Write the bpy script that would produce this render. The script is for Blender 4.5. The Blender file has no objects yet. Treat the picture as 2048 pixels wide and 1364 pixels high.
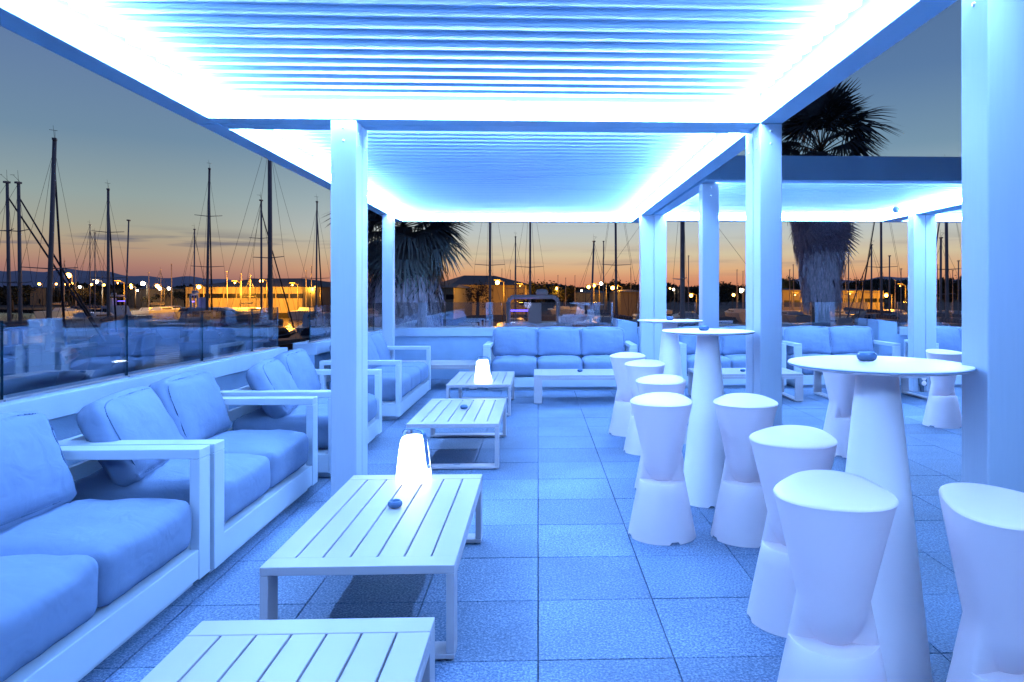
import bpy, bmesh, math, random
from mathutils import Vector, Matrix
random.seed(7)
R = math.radians
sc = bpy.context.scene
C = sc.collection

# ---------------------------------------------------------------- camera, sky, exposure
EYE = 1.337
cam_d = bpy.data.cameras.new('camera')
cam_d.sensor_width = 36.0
cam_d.lens = 1398.0 / 2048.0 * 36.0
cam_d.shift_x = -101.0 / 2048.0
cam_d.shift_y = -94.0 / 2048.0
cam_d.clip_start = 0.02
cam_d.clip_end = 20000.0
cam = bpy.data.objects.new('camera', cam_d)
C.objects.link(cam)
cam.location = (0, 0, EYE)
cam.rotation_euler = (R(90), 0, R(-2.0))
sc.camera = cam

sc.view_settings.view_transform = 'Standard'
sc.view_settings.look = 'None'
sc.view_settings.exposure = 0.0
sc.view_settings.gamma = 1.0
sc.render.engine = 'CYCLES'
sc.cycles.use_denoising = True
sc.cycles.caustics_reflective = False
sc.cycles.caustics_refractive = False
sc.cycles.sample_clamp_indirect = 8.0
sc.cycles.max_bounces = 9
sc.cycles.diffuse_bounces = 6
sc.cycles.transparent_max_bounces = 24

def lin(r, g, b):
    def c(v):
        v /= 255.0
        return v / 12.92 if v <= 0.04045 else ((v + 0.055) / 1.055) ** 2.4
    return (c(r), c(g), c(b), 1.0)

LED = (0.25, 0.48, 1.0)
LED_POWER = 145.0

world = bpy.data.worlds.new('World')
sc.world = world
world.use_nodes = True
nt = world.node_tree
for n in list(nt.nodes):
    nt.nodes.remove(n)
def wn(t, **kw):
    n = nt.nodes.new(t)
    for k, v in kw.items():
        setattr(n, k, v)
    return n
wl = nt.links.new
tc = wn('ShaderNodeTexCoord')
sep = wn('ShaderNodeSeparateXYZ')
wl(tc.outputs['Generated'], sep.inputs[0])
def ramp(stops):
    r = wn('ShaderNodeValToRGB')
    e = r.color_ramp.elements
    e[0].position, e[0].color = stops[0]
    e[1].position, e[1].color = stops[-1]
    for p, c in stops[1:-1]:
        x = e.new(p)
        x.color = c
    return r
# after-glow side of the dusk sky and the darker rest of it, both by height above the horizon
glow = ramp([(0.0, lin(198, 116, 92)), (0.012, lin(208, 134, 102)), (0.0236, lin(216, 152, 115)), (0.0343, lin(222, 175, 130)),
             (0.045, lin(213, 181, 146)), (0.056, lin(212, 198, 165)), (0.0645, lin(202, 190, 169)), (0.0735, lin(197, 197, 184)),
             (0.0912, lin(187, 197, 199)), (0.13, lin(160, 180, 189)), (0.19, lin(118, 150, 173)), (0.28, lin(90, 124, 166)),
             (0.42, lin(76, 106, 152)), (1.0, lin(40, 62, 108))])
dim = ramp([(0.0, lin(122, 90, 98)), (0.014, lin(142, 100, 104)), (0.034, lin(172, 125, 113)), (0.050, lin(181, 147, 123)),
            (0.070, lin(175, 162, 139)), (0.085, lin(164, 165, 150)), (0.12, lin(147, 164, 163)), (0.19, lin(112, 141, 165)),
            (0.28, lin(98, 126, 166)), (0.42, lin(86, 110, 150)), (1.0, lin(40, 60, 104))])
wl(sep.outputs['Z'], glow.inputs[0])
wl(sep.outputs['Z'], dim.inputs[0])
flat = wn('ShaderNodeVectorMath', operation='MULTIPLY')
flat.inputs[1].default_value = (1, 1, 0)
wl(tc.outputs['Generated'], flat.inputs[0])
nrm = wn('ShaderNodeVectorMath', operation='NORMALIZE')
wl(flat.outputs[0], nrm.inputs[0])
dot = wn('ShaderNodeVectorMath', operation='DOT_PRODUCT')
az = R(12)
dot.inputs[1].default_value = (math.sin(az), math.cos(az), 0)
wl(nrm.outputs[0], dot.inputs[0])
mr = wn('ShaderNodeMapRange', interpolation_type='SMOOTHSTEP')
mr.inputs['From Min'].default_value = 0.74
mr.inputs['From Max'].default_value = 0.985
wl(dot.outputs['Value'], mr.inputs['Value'])
mixs = wn('ShaderNodeMix', data_type='RGBA')
wl(mr.outputs[0], mixs.inputs['Factor'])
wl(dim.outputs[0], mixs.inputs['A'])
wl(glow.outputs[0], mixs.inputs['B'])
# thin flat clouds low over the hills
mp = wn('ShaderNodeMapping')
mp.inputs['Scale'].default_value = (5.0, 5.0, 75.0)
wl(tc.outputs['Generated'], mp.inputs[0])
noi = wn('ShaderNodeTexNoise')
noi.inputs['Scale'].default_value = 1.0
noi.inputs['Detail'].default_value = 4.0
wl(mp.outputs[0], noi.inputs['Vector'])
cr = ramp([(0.0, (0, 0, 0, 1)), (0.56, (0, 0, 0, 1)), (0.66, (1, 1, 1, 1)), (1.0, (1, 1, 1, 1))])
wl(noi.outputs['Fac'], cr.inputs[0])
band = ramp([(0.0, (0, 0, 0, 1)), (0.02, (0.3, 0.3, 0.3, 1)), (0.045, (1, 1, 1, 1)), (0.066, (1, 1, 1, 1)), (0.085, (0, 0, 0, 1)), (1.0, (0, 0, 0, 1))])
wl(sep.outputs['Z'], band.inputs[0])
mul = wn('ShaderNodeMath', operation='MULTIPLY')
wl(cr.outputs[0], mul.inputs[0])
wl(band.outputs[0], mul.inputs[1])
inv = wn('ShaderNodeMapRange')
inv.inputs['To Min'].default_value = 0.8
inv.inputs['To Max'].default_value = 0.22
wl(mr.outputs[0], inv.inputs['Value'])
mul2 = wn('ShaderNodeMath', operation='MULTIPLY')
wl(mul.outputs[0], mul2.inputs[0])
wl(inv.outputs[0], mul2.inputs[1])
east = ramp([(0.0, lin(62, 66, 88)), (0.10, lin(54, 66, 96)), (0.4, lin(42, 60, 98)), (1.0, lin(36, 56, 100))])
wl(sep.outputs['Z'], east.inputs[0])
mre = wn('ShaderNodeMapRange', interpolation_type='SMOOTHSTEP')
mre.inputs['From Min'].default_value = -0.2
mre.inputs['From Max'].default_value = 0.62
wl(dot.outputs['Value'], mre.inputs['Value'])
mixe = wn('ShaderNodeMix', data_type='RGBA')
wl(mre.outputs[0], mixe.inputs['Factor'])
wl(east.outputs[0], mixe.inputs['A'])
wl(mixs.outputs['Result'], mixe.inputs['B'])
mixc = wn('ShaderNodeMix', data_type='RGBA')
wl(mul2.outputs[0], mixc.inputs['Factor'])
wl(mixe.outputs['Result'], mixc.inputs['A'])
mixc.inputs['B'].default_value = lin(92, 96, 116)
bg = wn('ShaderNodeBackground')
bg.inputs['Strength'].default_value = 1.0
wl(mixc.outputs['Result'], bg.inputs['Color'])
out = wn('ShaderNodeOutputWorld')
wl(bg.outputs[0], out.inputs['Surface'])

# ---------------------------------------------------------------- materials
def new_mat(name):
    m = bpy.data.materials.new(name)
    m.use_nodes = True
    t = m.node_tree
    p = t.nodes['Principled BSDF']
    return m, t, p

def pmat(name, col, rough=0.5, var=0.06, scale=8.0, bump=0.0, bscale=200.0, metal=0.0, spec=0.5, stretch=(1, 1, 1), objvar=0.0):
    m, t, p = new_mat(name)
    L = t.links.new
    p.inputs['Roughness'].default_value = rough
    p.inputs['Metallic'].default_value = metal
    p.inputs['Specular IOR Level'].default_value = spec
    co = t.nodes.new('ShaderNodeTexCoord')
    ma = t.nodes.new('ShaderNodeMapping')
    ma.inputs['Scale'].default_value = stretch
    L(co.outputs['Object'], ma.inputs[0])
    n = t.nodes.new('ShaderNodeTexNoise')
    n.inputs['Scale'].default_value = scale
    n.inputs['Detail'].default_value = 5
    L(ma.outputs[0], n.inputs['Vector'])
    r = t.nodes.new('ShaderNodeMapRange')
    r.inputs['From Min'].default_value = 0.3
    r.inputs['From Max'].default_value = 0.7
    r.inputs['To Min'].default_value = 1 - var
    r.inputs['To Max'].default_value = 1 + var
    L(n.outputs['Fac'], r.inputs['Value'])
    val = r.outputs[0]
    if objvar:
        oi = t.nodes.new('ShaderNodeObjectInfo')
        r2 = t.nodes.new('ShaderNodeMapRange')
        r2.inputs['To Min'].default_value = 1 - objvar
        r2.inputs['To Max'].default_value = 1 + objvar
        L(oi.outputs['Random'], r2.inputs['Value'])
        mm = t.nodes.new('ShaderNodeMath')
        mm.operation = 'MULTIPLY'
        L(val, mm.inputs[0])
        L(r2.outputs[0], mm.inputs[1])
        val = mm.outputs[0]
    sm = t.nodes.new('ShaderNodeVectorMath')
    sm.operation = 'SCALE'
    sm.inputs[0].default_value = col[:3]
    L(val, sm.inputs['Scale'])
    L(sm.outputs[0], p.inputs['Base Color'])
    if bump:
        n2 = t.nodes.new('ShaderNodeTexNoise')
        n2.inputs['Scale'].default_value = bscale
        n2.inputs['Detail'].default_value = 3
        L(ma.outputs[0], n2.inputs['Vector'])
        b = t.nodes.new('ShaderNodeBump')
        b.inputs['Strength'].default_value = bump
        b.inputs['Distance'].default_value = 0.004
        L(n2.outputs['Fac'], b.inputs['Height'])
        L(b.outputs[0], p.inputs['Normal'])
    return m

def emat(name, col, strength):
    m, t, p = new_mat(name)
    p.inputs['Base Color'].default_value = (0.8, 0.8, 0.8, 1)
    p.inputs['Emission Color'].default_value = (*col[:3], 1)
    p.inputs['Emission Strength'].default_value = strength
    return m

M = {}
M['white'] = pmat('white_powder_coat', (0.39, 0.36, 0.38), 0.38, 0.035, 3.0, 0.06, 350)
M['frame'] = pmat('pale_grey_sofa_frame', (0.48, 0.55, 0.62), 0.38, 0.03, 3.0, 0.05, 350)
M['beam'] = pmat('white_beam_led_tint', (0.54, 0.82, 0.95), 0.4, 0.03, 3.0, 0.05, 350)  # white beams, with the blue of the LED light put into the base colour
M['louver'] = pmat('louver_coat_led_tint', (0.50, 0.72, 0.88), 0.36, 0.03, 2.0, 0, stretch=(0.3, 4, 4))  # same white coat as the beams, LED blue mixed into its colour
M['post'] = pmat('brushed_post_led_tint', (0.40, 0.47, 0.56), 0.42, 0.02, 14.0, 0.03, 60, stretch=(6, 6, 0.35))  # posts are white; the LED light's blue is painted into the coat
M['plastic'] = pmat('white_moulded_plastic', (0.94, 0.87, 0.87), 0.38, 0.02, 4.0, 0.03, 500)
def moulded():
    m = pmat('translucent_moulded_plastic', (0.97, 0.83, 0.84), 0.38, 0.02, 4.0, 0.03, 500)
    t = m.node_tree
    p = t.nodes['Principled BSDF']
    o = t.nodes['Material Output']
    tr = t.nodes.new('ShaderNodeBsdfTranslucent')
    tr.inputs['Color'].default_value = (0.95, 0.87, 0.87, 1)
    mx = t.nodes.new('ShaderNodeMixShader')
    mx.inputs[0].default_value = 0.30
    t.links.new(p.outputs[0], mx.inputs[1])
    t.links.new(tr.outputs[0], mx.inputs[2])
    t.links.new(mx.outputs[0], o.inputs['Surface'])
    return m
M['moulded'] = moulded()
M['tabletop'] = pmat('white_laminate', (0.88, 0.74, 0.72), 0.32, 0.02, 5.0)
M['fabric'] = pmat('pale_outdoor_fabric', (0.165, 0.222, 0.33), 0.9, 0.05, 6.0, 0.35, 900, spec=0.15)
def creases(m):
    t = m.node_tree
    p = t.nodes['Principled BSDF']
    src = p.inputs['Normal'].links[0].from_node
    co = t.nodes.new('ShaderNodeTexCoord')
    n = t.nodes.new('ShaderNodeTexNoise')
    n.inputs['Scale'].default_value = 9.0
    n.inputs['Detail'].default_value = 2.0
    n.inputs['Distortion'].default_value = 0.8
    t.links.new(co.outputs['Object'], n.inputs['Vector'])
    b = t.nodes.new('ShaderNodeBump')
    b.inputs['Strength'].default_value = 0.35
    b.inputs['Distance'].default_value = 0.02
    t.links.new(n.outputs['Fac'], b.inputs['Height'])
    t.links.new(src.outputs[0], b.inputs['Normal'])
    t.links.new(b.outputs[0], p.inputs['Normal'])
creases(M['fabric'])
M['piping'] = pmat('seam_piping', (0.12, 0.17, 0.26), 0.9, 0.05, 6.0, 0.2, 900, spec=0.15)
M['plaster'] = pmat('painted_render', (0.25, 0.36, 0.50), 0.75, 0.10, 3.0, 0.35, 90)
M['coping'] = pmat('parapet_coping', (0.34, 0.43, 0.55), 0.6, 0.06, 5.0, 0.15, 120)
M['joint'] = pmat('dark_joint', (0.05, 0.07, 0.10), 0.9)
M['steel'] = pmat('steel', (0.55, 0.56, 0.58), 0.3, 0.03, 30, metal=1.0)
M['ashtray'] = pmat('slate_blue_glass', (0.035, 0.085, 0.17), 0.12, 0.1, 30)
M['edge'] = pmat('blue_grey_edge_band', (0.16, 0.26, 0.40), 0.4, 0.05, 20)
M['strap'] = pmat('blue_silicone_strap', (0.05, 0.13, 0.27), 0.45, 0.05, 20)
M['socket'] = pmat('grey_socket_box', (0.10, 0.13, 0.17), 0.5, 0.05, 20)
M['black'] = pmat('black_rubber', (0.02, 0.02, 0.02), 0.6)
M['led'] = emat('led_strip_light', LED, LED_POWER)
M['lamp_glow'] = emat('lantern_shade_glow', (0.78, 0.9, 1.0), 5.0)
M['glass_edge'] = pmat('glass_cut_edge', (0.01, 0.035, 0.05), 0.2)

def floor_mat():
    m, t, p = new_mat('granite_paver')
    L = t.links.new
    co = t.nodes.new('ShaderNodeTexCoord')
    geo = t.nodes.new('ShaderNodeNewGeometry')
    n1 = t.nodes.new('ShaderNodeTexNoise')
    n1.inputs['Scale'].default_value = 105
    n1.inputs['Detail'].default_value = 3
    n1.inputs['Roughness'].default_value = 0.7
    L(geo.outputs['Position'], n1.inputs['Vector'])
    n2 = t.nodes.new('ShaderNodeTexNoise')
    n2.inputs['Scale'].default_value = 1.6
    n2.inputs['Detail'].default_value = 5
    L(geo.outputs['Position'], n2.inputs['Vector'])
    vo = t.nodes.new('ShaderNodeTexVoronoi')
    vo.inputs['Scale'].default_value = 150
    L(geo.outputs['Position'], vo.inputs['Vector'])
    r = t.nodes.new('ShaderNodeValToRGB')
    e = r.color_ramp.elements
    e[0].position = 0.32
    e[0].color = (0.028, 0.058, 0.12, 1)
    e[1].position = 0.70
    e[1].color = (0.27, 0.34, 0.43, 1)
    x = e.new(0.49)
    x.color = (0.088, 0.142, 0.235, 1)
    L(n1.outputs['Fac'], r.inputs[0])
    oi = t.nodes.new('ShaderNodeObjectInfo')
    a = t.nodes.new('ShaderNodeMapRange')
    a.inputs['To Min'].default_value = 0.80
    a.inputs['To Max'].default_value = 1.14
    L(oi.outputs['Random'], a.inputs['Value'])
    b = t.nodes.new('ShaderNodeMapRange')
    b.inputs['From Min'].default_value = 0.3
    b.inputs['From Max'].default_value = 0.7
    b.inputs['To Min'].default_value = 0.72
    b.inputs['To Max'].default_value = 1.16
    L(n2.outputs['Fac'], b.inputs['Value'])
    mm = t.nodes.new('ShaderNodeMath')
    mm.operation = 'MULTIPLY'
    L(a.outputs[0], mm.inputs[0])
    L(b.outputs[0], mm.inputs[1])
    s = t.nodes.new('ShaderNodeVectorMath')
    s.operation = 'SCALE'
    L(r.outputs[0], s.inputs[0])
    L(mm.outputs[0], s.inputs['Scale'])
    L(s.outputs[0], p.inputs['Base Color'])
    p.inputs['Roughness'].default_value = 0.6
    bu = t.nodes.new('ShaderNodeBump')
    bu.inputs['Strength'].default_value = 0.5
    bu.inputs['Distance'].default_value = 0.003
    L(vo.outputs['Distance'], bu.inputs['Height'])
    L(bu.outputs[0], p.inputs['Normal'])
    return m
M['paver'] = floor_mat()

def glass_mat():
    m, t, p = new_mat('railing_glass')
    t.nodes.remove(p)
    L = t.links.new
    o = t.nodes['Material Output']
    f = t.nodes.new('ShaderNodeFresnel')
    geo = t.nodes.new('ShaderNodeNewGeometry')
    ior = t.nodes.new('ShaderNodeMapRange')
    ior.inputs['To Min'].default_value = 3.0
    ior.inputs['To Max'].default_value = 1 / 3.0
    L(geo.outputs['Backfacing'], ior.inputs['Value'])
    L(ior.outputs[0], f.inputs['IOR'])
    g = t.nodes.new('ShaderNodeBsdfGlossy')
    g.inputs['Roughness'].default_value = 0.0
    g.inputs['Color'].default_value = (0.95, 0.97, 1.0, 1)
    tr = t.nodes.new('ShaderNodeBsdfTransparent')
    tr.inputs['Color'].default_value = (0.93, 0.95, 0.96, 1)
    mx = t.nodes.new('ShaderNodeMixShader')
    L(f.outputs[0], mx.inputs[0])
    L(tr.outputs[0], mx.inputs[1])
    L(g.outputs[0], mx.inputs[2])
    L(mx.outputs[0], o.inputs['Surface'])
    return m
M['glass'] = glass_mat()

# outside
M['palm_green'] = pmat('palm_leaf', (0.075, 0.075, 0.065), 0.5, 0.3, 4, objvar=0.3)
M['palm_dry'] = pmat('dry_palm_thatch', (0.66, 0.56, 0.63), 0.85, 0.45, 9, stretch=(6, 6, 0.6))
M['bark'] = pmat('palm_bark', (0.14, 0.11, 0.09), 0.9, 0.3, 6)
M['leaf'] = pmat('tree_leaf', (0.035, 0.045, 0.025), 0.7, 0.4, 2.0, objvar=0.3)
M['alu'] = pmat('mast_aluminium', (0.55, 0.46, 0.44), 0.45, 0.1, 3, metal=0.0)
M['stay'] = pmat('wire_stay', (0.10, 0.10, 0.11), 0.5)
M['sail'] = pmat('furled_sailcloth', (0.10, 0.11, 0.16), 0.8, 0.2, 4)
M['hull'] = pmat('white_hull', (0.82, 0.82, 0.84), 0.3, 0.06, 1)
M['hull_dark'] = pmat('navy_hull', (0.02, 0.025, 0.045), 0.6, 0.06, 1)
M['deck'] = pmat('boat_deck', (0.45, 0.44, 0.42), 0.6, 0.1, 3)
M['window_dark'] = pmat('dark_window', (0.012, 0.015, 0.022), 0.35)
M['warehouse'] = pmat('warehouse_cladding', (0.60, 0.50, 0.30), 0.7, 0.08, 0.4, stretch=(3, 3, 0.3))
M['roofing'] = pmat('grey_roofing', (0.13, 0.13, 0.14), 0.7, 0.1, 0.4)
M['lamp_pole'] = pmat('lamp_pole', (0.14, 0.12, 0.10), 0.5)
M['sodium'] = emat('sodium_bulb', (1.0, 0.42, 0.07), 26.0)
M['mercury'] = emat('white_bulb', (1.0, 0.88, 0.66), 30.0)
M['lit_window'] = emat('lit_window', (1.0, 0.55, 0.15), 0.8)
M['blue_light'] = emat('blue_boat_light', (0.16, 0.10, 1.0), 4.0)
M['hill'] = pmat('distant_hill', (0.75, 0.62, 0.66), 1.0, 0.1, 0.002, spec=0)  # raised pale colour stands in for haze over the hills
M['quay'] = pmat('concrete_quay', (0.16, 0.15, 0.15), 0.85, 0.2, 0.6, 0.2, 4)
M['land'] = pmat('shore_land', (0.05, 0.045, 0.04), 0.95, 0.3, 0.05)
def water_mat():
    m, t, p = new_mat('harbour_water')
    L = t.links.new
    p.inputs['Base Color'].default_value = (0.012, 0.018, 0.024, 1)
    p.inputs['Roughness'].default_value = 0.12
    geo = t.nodes.new('ShaderNodeNewGeometry')
    n = t.nodes.new('ShaderNodeTexNoise')
    n.inputs['Scale'].default_value = 0.9
    n.inputs['Detail'].default_value = 4
    L(geo.outputs['Position'], n.inputs['Vector'])
    b = t.nodes.new('ShaderNodeBump')
    b.inputs['Strength'].default_value = 0.35
    b.inputs['Distance'].default_value = 0.25
    L(n.outputs['Fac'], b.inputs['Height'])
    L(b.outputs[0], p.inputs['Normal'])
    return m
M['water'] = water_mat()

# ---------------------------------------------------------------- helpers
def box(bm, x0, x1, y0, y1, z0, z1, bev=0.0, mi=0):
    v = [bm.verts.new(p) for p in ((x0, y0, z0), (x1, y0, z0), (x1, y1, z0), (x0, y1, z0), (x0, y0, z1), (x1, y0, z1), (x1, y1, z1), (x0, y1, z1))]
    fs = []
    for q in ((0, 3, 2, 1), (4, 5, 6, 7), (0, 1, 5, 4), (1, 2, 6, 5), (2, 3, 7, 6), (3, 0, 4, 7)):
        f = bm.faces.new([v[i] for i in q])
        f.material_index = mi
        fs.append(f)
    if bev:
        es = list({e for f in fs for e in f.edges})
        bmesh.ops.bevel(bm, geom=es, offset=bev, segments=2, affect='EDGES', profile=0.5)
    return fs

def tube(bm, p0, p1, r0, r1=None, seg=8, cap=True):
    r1 = r0 if r1 is None else r1
    p0, p1 = Vector(p0), Vector(p1)
    d = (p1 - p0).normalized()
    a = d.orthogonal().normalized()
    b = d.cross(a)
    A, B = [], []
    for i in range(seg):
        t = 2 * math.pi * i / seg
        o = a * math.cos(t) + b * math.sin(t)
        A.append(bm.verts.new(p0 + o * r0))
        B.append(bm.verts.new(p1 + o * r1))
    for i in range(seg):
        j = (i + 1) % seg
        f = bm.faces.new((A[i], A[j], B[j], B[i]))
        f.smooth = True
    if cap:
        bm.faces.new(A[::-1])
        bm.faces.new(B)

def path(bm, pts, r, seg=8):
    for a, b in zip(pts[:-1], pts[1:]):
        tube(bm, a, b, r, r, seg)

def lathe(bm, prof, seg=48, cx=0, cy=0, smooth=True):
    rings = []
    for r, z in prof:
        if r < 1e-6:
            rings.append([bm.verts.new((cx, cy, z))])
        else:
            rings.append([bm.verts.new((cx + r * math.cos(2 * math.pi * i / seg), cy + r * math.sin(2 * math.pi * i / seg), z)) for i in range(seg)])
    for A, B in zip(rings[:-1], rings[1:]):
        for i in range(seg):
            j = (i + 1) % seg
            if len(A) == 1 and len(B) == 1:
                continue
            if len(A) == 1:
                f = bm.faces.new((A[0], B[j], B[i]))
            elif len(B) == 1:
                f = bm.faces.new((A[i], A[j], B[0]))
            else:
                f = bm.faces.new((A[i], A[j], B[j], B[i]))
            f.smooth = smooth

def mesh(name, bm, mats, sharp=None, normals=True):
    if normals:
        bmesh.ops.recalc_face_normals(bm, faces=bm.faces)
    if sharp is not None:
        for f in bm.faces:
            f.smooth = True
        for e in bm.edges:
            if len(e.link_faces) == 2 and e.calc_face_angle(0) > sharp:
                e.smooth = False
    me = bpy.data.meshes.new(name)
    bm.to_mesh(me)
    bm.free()
    for m in (mats if isinstance(mats, (list, tuple)) else [mats]):
        me.materials.append(M[m])
    return me

def link(name, data, parent=None, loc=None, rot=None):
    o = bpy.data.objects.new(name, data)
    C.objects.link(o)
    if parent:
        o.parent = parent
    if loc:
        o.location = loc
    if rot:
        o.rotation_euler = rot
    return o

def obj(name, bm, mats, parent=None, loc=None, rot=None, sharp=None):
    return link(name, mesh(name, bm, mats, sharp), parent, loc, rot)

def bxo(name, dims, mat, parent=None, bev=0.0, loc=None, rot=None):
    bm = bmesh.new()
    box(bm, *dims, bev=bev)
    return obj(name, bm, mat, parent, loc, rot)

def tag(o, label, cat, group=None):
    o['label'] = label
    o['category'] = cat
    if group:
        o['group'] = group
    return o

def thing(name, label, cat, loc=(0, 0, 0), rz=0.0, group=None):
    o = link(name, None, None, loc, (0, 0, rz))
    o.empty_display_size = 0.2
    return tag(o, label, cat, group)

def struct(o):
    o['kind'] = 'structure'
    return o

def copy_tree(o, parent=None):
    c = o.copy()
    C.objects.link(c)
    c.parent = parent
    for ch in list(o.children):
        copy_tree(ch, c)
    return c

def ray(px, d):
    """ground position seen in photo column px at distance d"""
    u = (px - 1125.0) / 1398.0
    s, c = math.sin(R(2)), math.cos(R(2))
    return (d * (u * c + s), d * (-u * s + c))
def zat(py, d):
    return EYE + (588.0 - py) / 1398.0 * d

# ---------------------------------------------------------------- ground, water, quay, hills
WATER = -2.3
QUAY = -1.7
bm = bmesh.new()
box(bm, -6000, 6000, -800, 7000, WATER - 6, WATER)
struct(obj('water', bm, 'water'))
bm = bmesh.new()
box(bm, -7, 60, -12, 24, WATER - 4, QUAY)
struct(obj('quay', bm, 'quay'))
# far shore as one low sheet of land, nearer on the right
bm = bmesh.new()
pts = [(-900, 260), (-260, 195), (-120, 150), (-60, 120), (0, 95), (60, 85), (120, 80), (400, 60), (1500, 40)]
top, low = [], []
n = len(pts)
vf = [bm.verts.new((x, y, WATER + 0.6)) for x, y in pts]
vb = [bm.verts.new((x * 4, 5500, WATER + 0.6)) for x, y in pts]
vd = [bm.verts.new((x, y, WATER - 3)) for x, y in pts]
for i in range(n - 1):
    bm.faces.new((vf[i], vf[i + 1], vb[i + 1], vb[i]))
    bm.faces.new((vd[i], vd[i + 1], vf[i + 1], vf[i]))
struct(obj('shore', bm, 'land'))
# hills
def hills(name, D, prof):
    bm = bmesh.new()
    fr, tp, bk = [], [], []
    for px, py in prof:
        x, y = ray(px, D)
        fr.append(bm.verts.new((x * 0.9, y * 0.9, WATER)))
        tp.append(bm.verts.new((x, y, zat(py, D))))
        bk.append(bm.verts.new((x * 1.15, y * 1.15, WATER)))
    for i in range(len(prof) - 1):
        for a, b in ((fr, tp), (tp, bk)):
            f = bm.faces.new((a[i], a[i + 1], b[i + 1], b[i]))
            f.smooth = True
    return struct(obj(name, bm, 'hill'))
prof = []
x = -500
while x < 2600:
    if x < 700:
        base = 540 + max(0, x - 130) * 0.065
    elif x < 1500:
        base = 572 - 6 * math.sin((x - 700) / 130.0)
    else:
        base = 566 - 10 * math.sin((x - 1500) / 220.0)
    prof.append((x, min(578, base + 3 * math.sin(x / 37.0) + 2 * math.sin(x / 13.0 + 1))))
    x += 14
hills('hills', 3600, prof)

# ---------------------------------------------------------------- terrace floor with single pavers
bm = bmesh.new()
box(bm, -3.0, 12.5, -4.0, 11.35, QUAY - 0.3, -0.045)
floor = struct(obj('floor', bm, 'joint'))
PV = 0.5
bm = bmesh.new()
g = 0.0022
box(bm, g, PV - g, g, PV - g, -0.045, 0.0, bev=0.002)
paver_me = mesh('paver', bm, 'paver')
cells = []
for i in range(-6, 25):
    for j in range(-8, 23):
        x, y = i * PV, 0.055 + j * PV
        if y + PV > 11.2:
            continue
        cx_, cy_ = x + PV / 2, y + PV / 2
        vis = cy_ > 1.9 and -0.62 * cy_ < cx_ < 0.74 * cy_ + 0.3 and cx_ > -1.7
        if cx_ > 9.4:
            vis = False
        cells.append((0 if vis else 1, math.hypot(cx_, cy_), x, y))
cells.sort()
rest = bmesh.new()
for k, (v, d, x, y) in enumerate(cells):
    dz = random.uniform(-0.0016, 0.0)
    if k < 298 and v == 0:
        o = link('paver', paver_me, floor, (x, y, dz))
        o.rotation_euler.z = 0
    else:
        box(rest, x + g, x + PV - g, y + g, y + PV - g, -0.045, dz)
o = obj('paving_beyond', rest, 'paver', floor)
o['kind'] = 'stuff'

# ---------------------------------------------------------------- parapets and glass railings
WALL_TOP = 0.80
GLASS_TOP = 1.205
def wall_run(name, label, p0, p1, ztop=WALL_TOP, th=0.22, coping=True):
    """wall from p0 to p1, its inner face on the line, thickness to the left of the direction"""
    p0, p1 = Vector((*p0, 0)), Vector((*p1, 0))
    L = (p1 - p0).length
    a = math.atan2(p1.y - p0.y, p1.x - p0.x)
    t = thing(name, label, 'wall', p0, a)
    bxo('wall_body', (0, L, 0, th, 0, ztop - 0.13), 'plaster', t)
    if coping:
        bxo('coping', (0, L, -0.025, th + 0.02, ztop - 0.13, ztop), 'coping', t, bev=0.006)
    return t, L, a
def glass_run(p0, p1, joints, labels, name='glass_panel', z0=WALL_TOP, z1=GLASS_TOP, off=0.055):
    p0, p1 = Vector((*p0, 0)), Vector((*p1, 0))
    a = math.atan2(p1.y - p0.y, p1.x - p0.x)
    for k in range(len(joints) - 1):
        s0, s1 = joints[k] + 0.008, joints[k + 1] - 0.008
        t = thing(name, labels[k], 'glass panel', p0 + Vector((math.cos(a) * s0, math.sin(a) * s0, z0)), a, 'glass railing panels')
        w = s1 - s0
        bm = bmesh.new()
        fs = box(bm, 0, w, off, off + 0.012, 0.0, z1 - z0)
        for i in (0, 3, 5):
            fs[i].material_index = 1
        obj('pane', bm, ['glass', 'glass_edge'], t)
        bxo('base_channel', (0, w, off - 0.012, off + 0.024, 0.0005, 0.012), 'steel', t)

# left wall, in two lengths with a slot between them
LA, LB = (-2.70, -3.5), (-2.55, 7.15)
t, L1, a1 = wall_run('parapet_wall', 'long pale parapet wall behind the left row of sofas, nearest the camera', LA, LB)
ys = [-3.4, -2.4, -1.4, -0.4, 0.6, 1.58, 2.57, 3.56, 4.59, 5.57, 6.5, 7.12]
jj = [(y + 3.5) for y in ys]
order = ['nearest', 'second', 'third', 'fourth', 'fifth', 'sixth', 'seventh', 'eighth', 'ninth', 'tenth', 'eleventh', 'twelfth']
glass_run(LA, LB, jj, ['clear glass railing panel on the left parapet, %s from the slot in the wall' % order[len(ys) - 2 - k] for k in range(len(ys) - 1)])
LC, LD = (-2.44, 7.72), (-2.28, 11.05)
t2, L2, a2 = wall_run('parapet_wall', 'short pale parapet wall at the back left corner, beyond the slot', LC, LD)
glass_run(LC, LD, [0.02, 0.85, 1.7, 2.5, 3.3], ['clear glass railing panel at the back left corner, %s from the slot' % order[k] for k in range(4)])
bxo_ = thing('parapet_infill', 'low recessed wall piece closing the slot in the left parapet', 'wall', (-2.62, 7.16, 0))
bxo('wall_body', (0, 0.05, 0, 0.6, 0, 0.74), 'plaster', bxo_)

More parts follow.
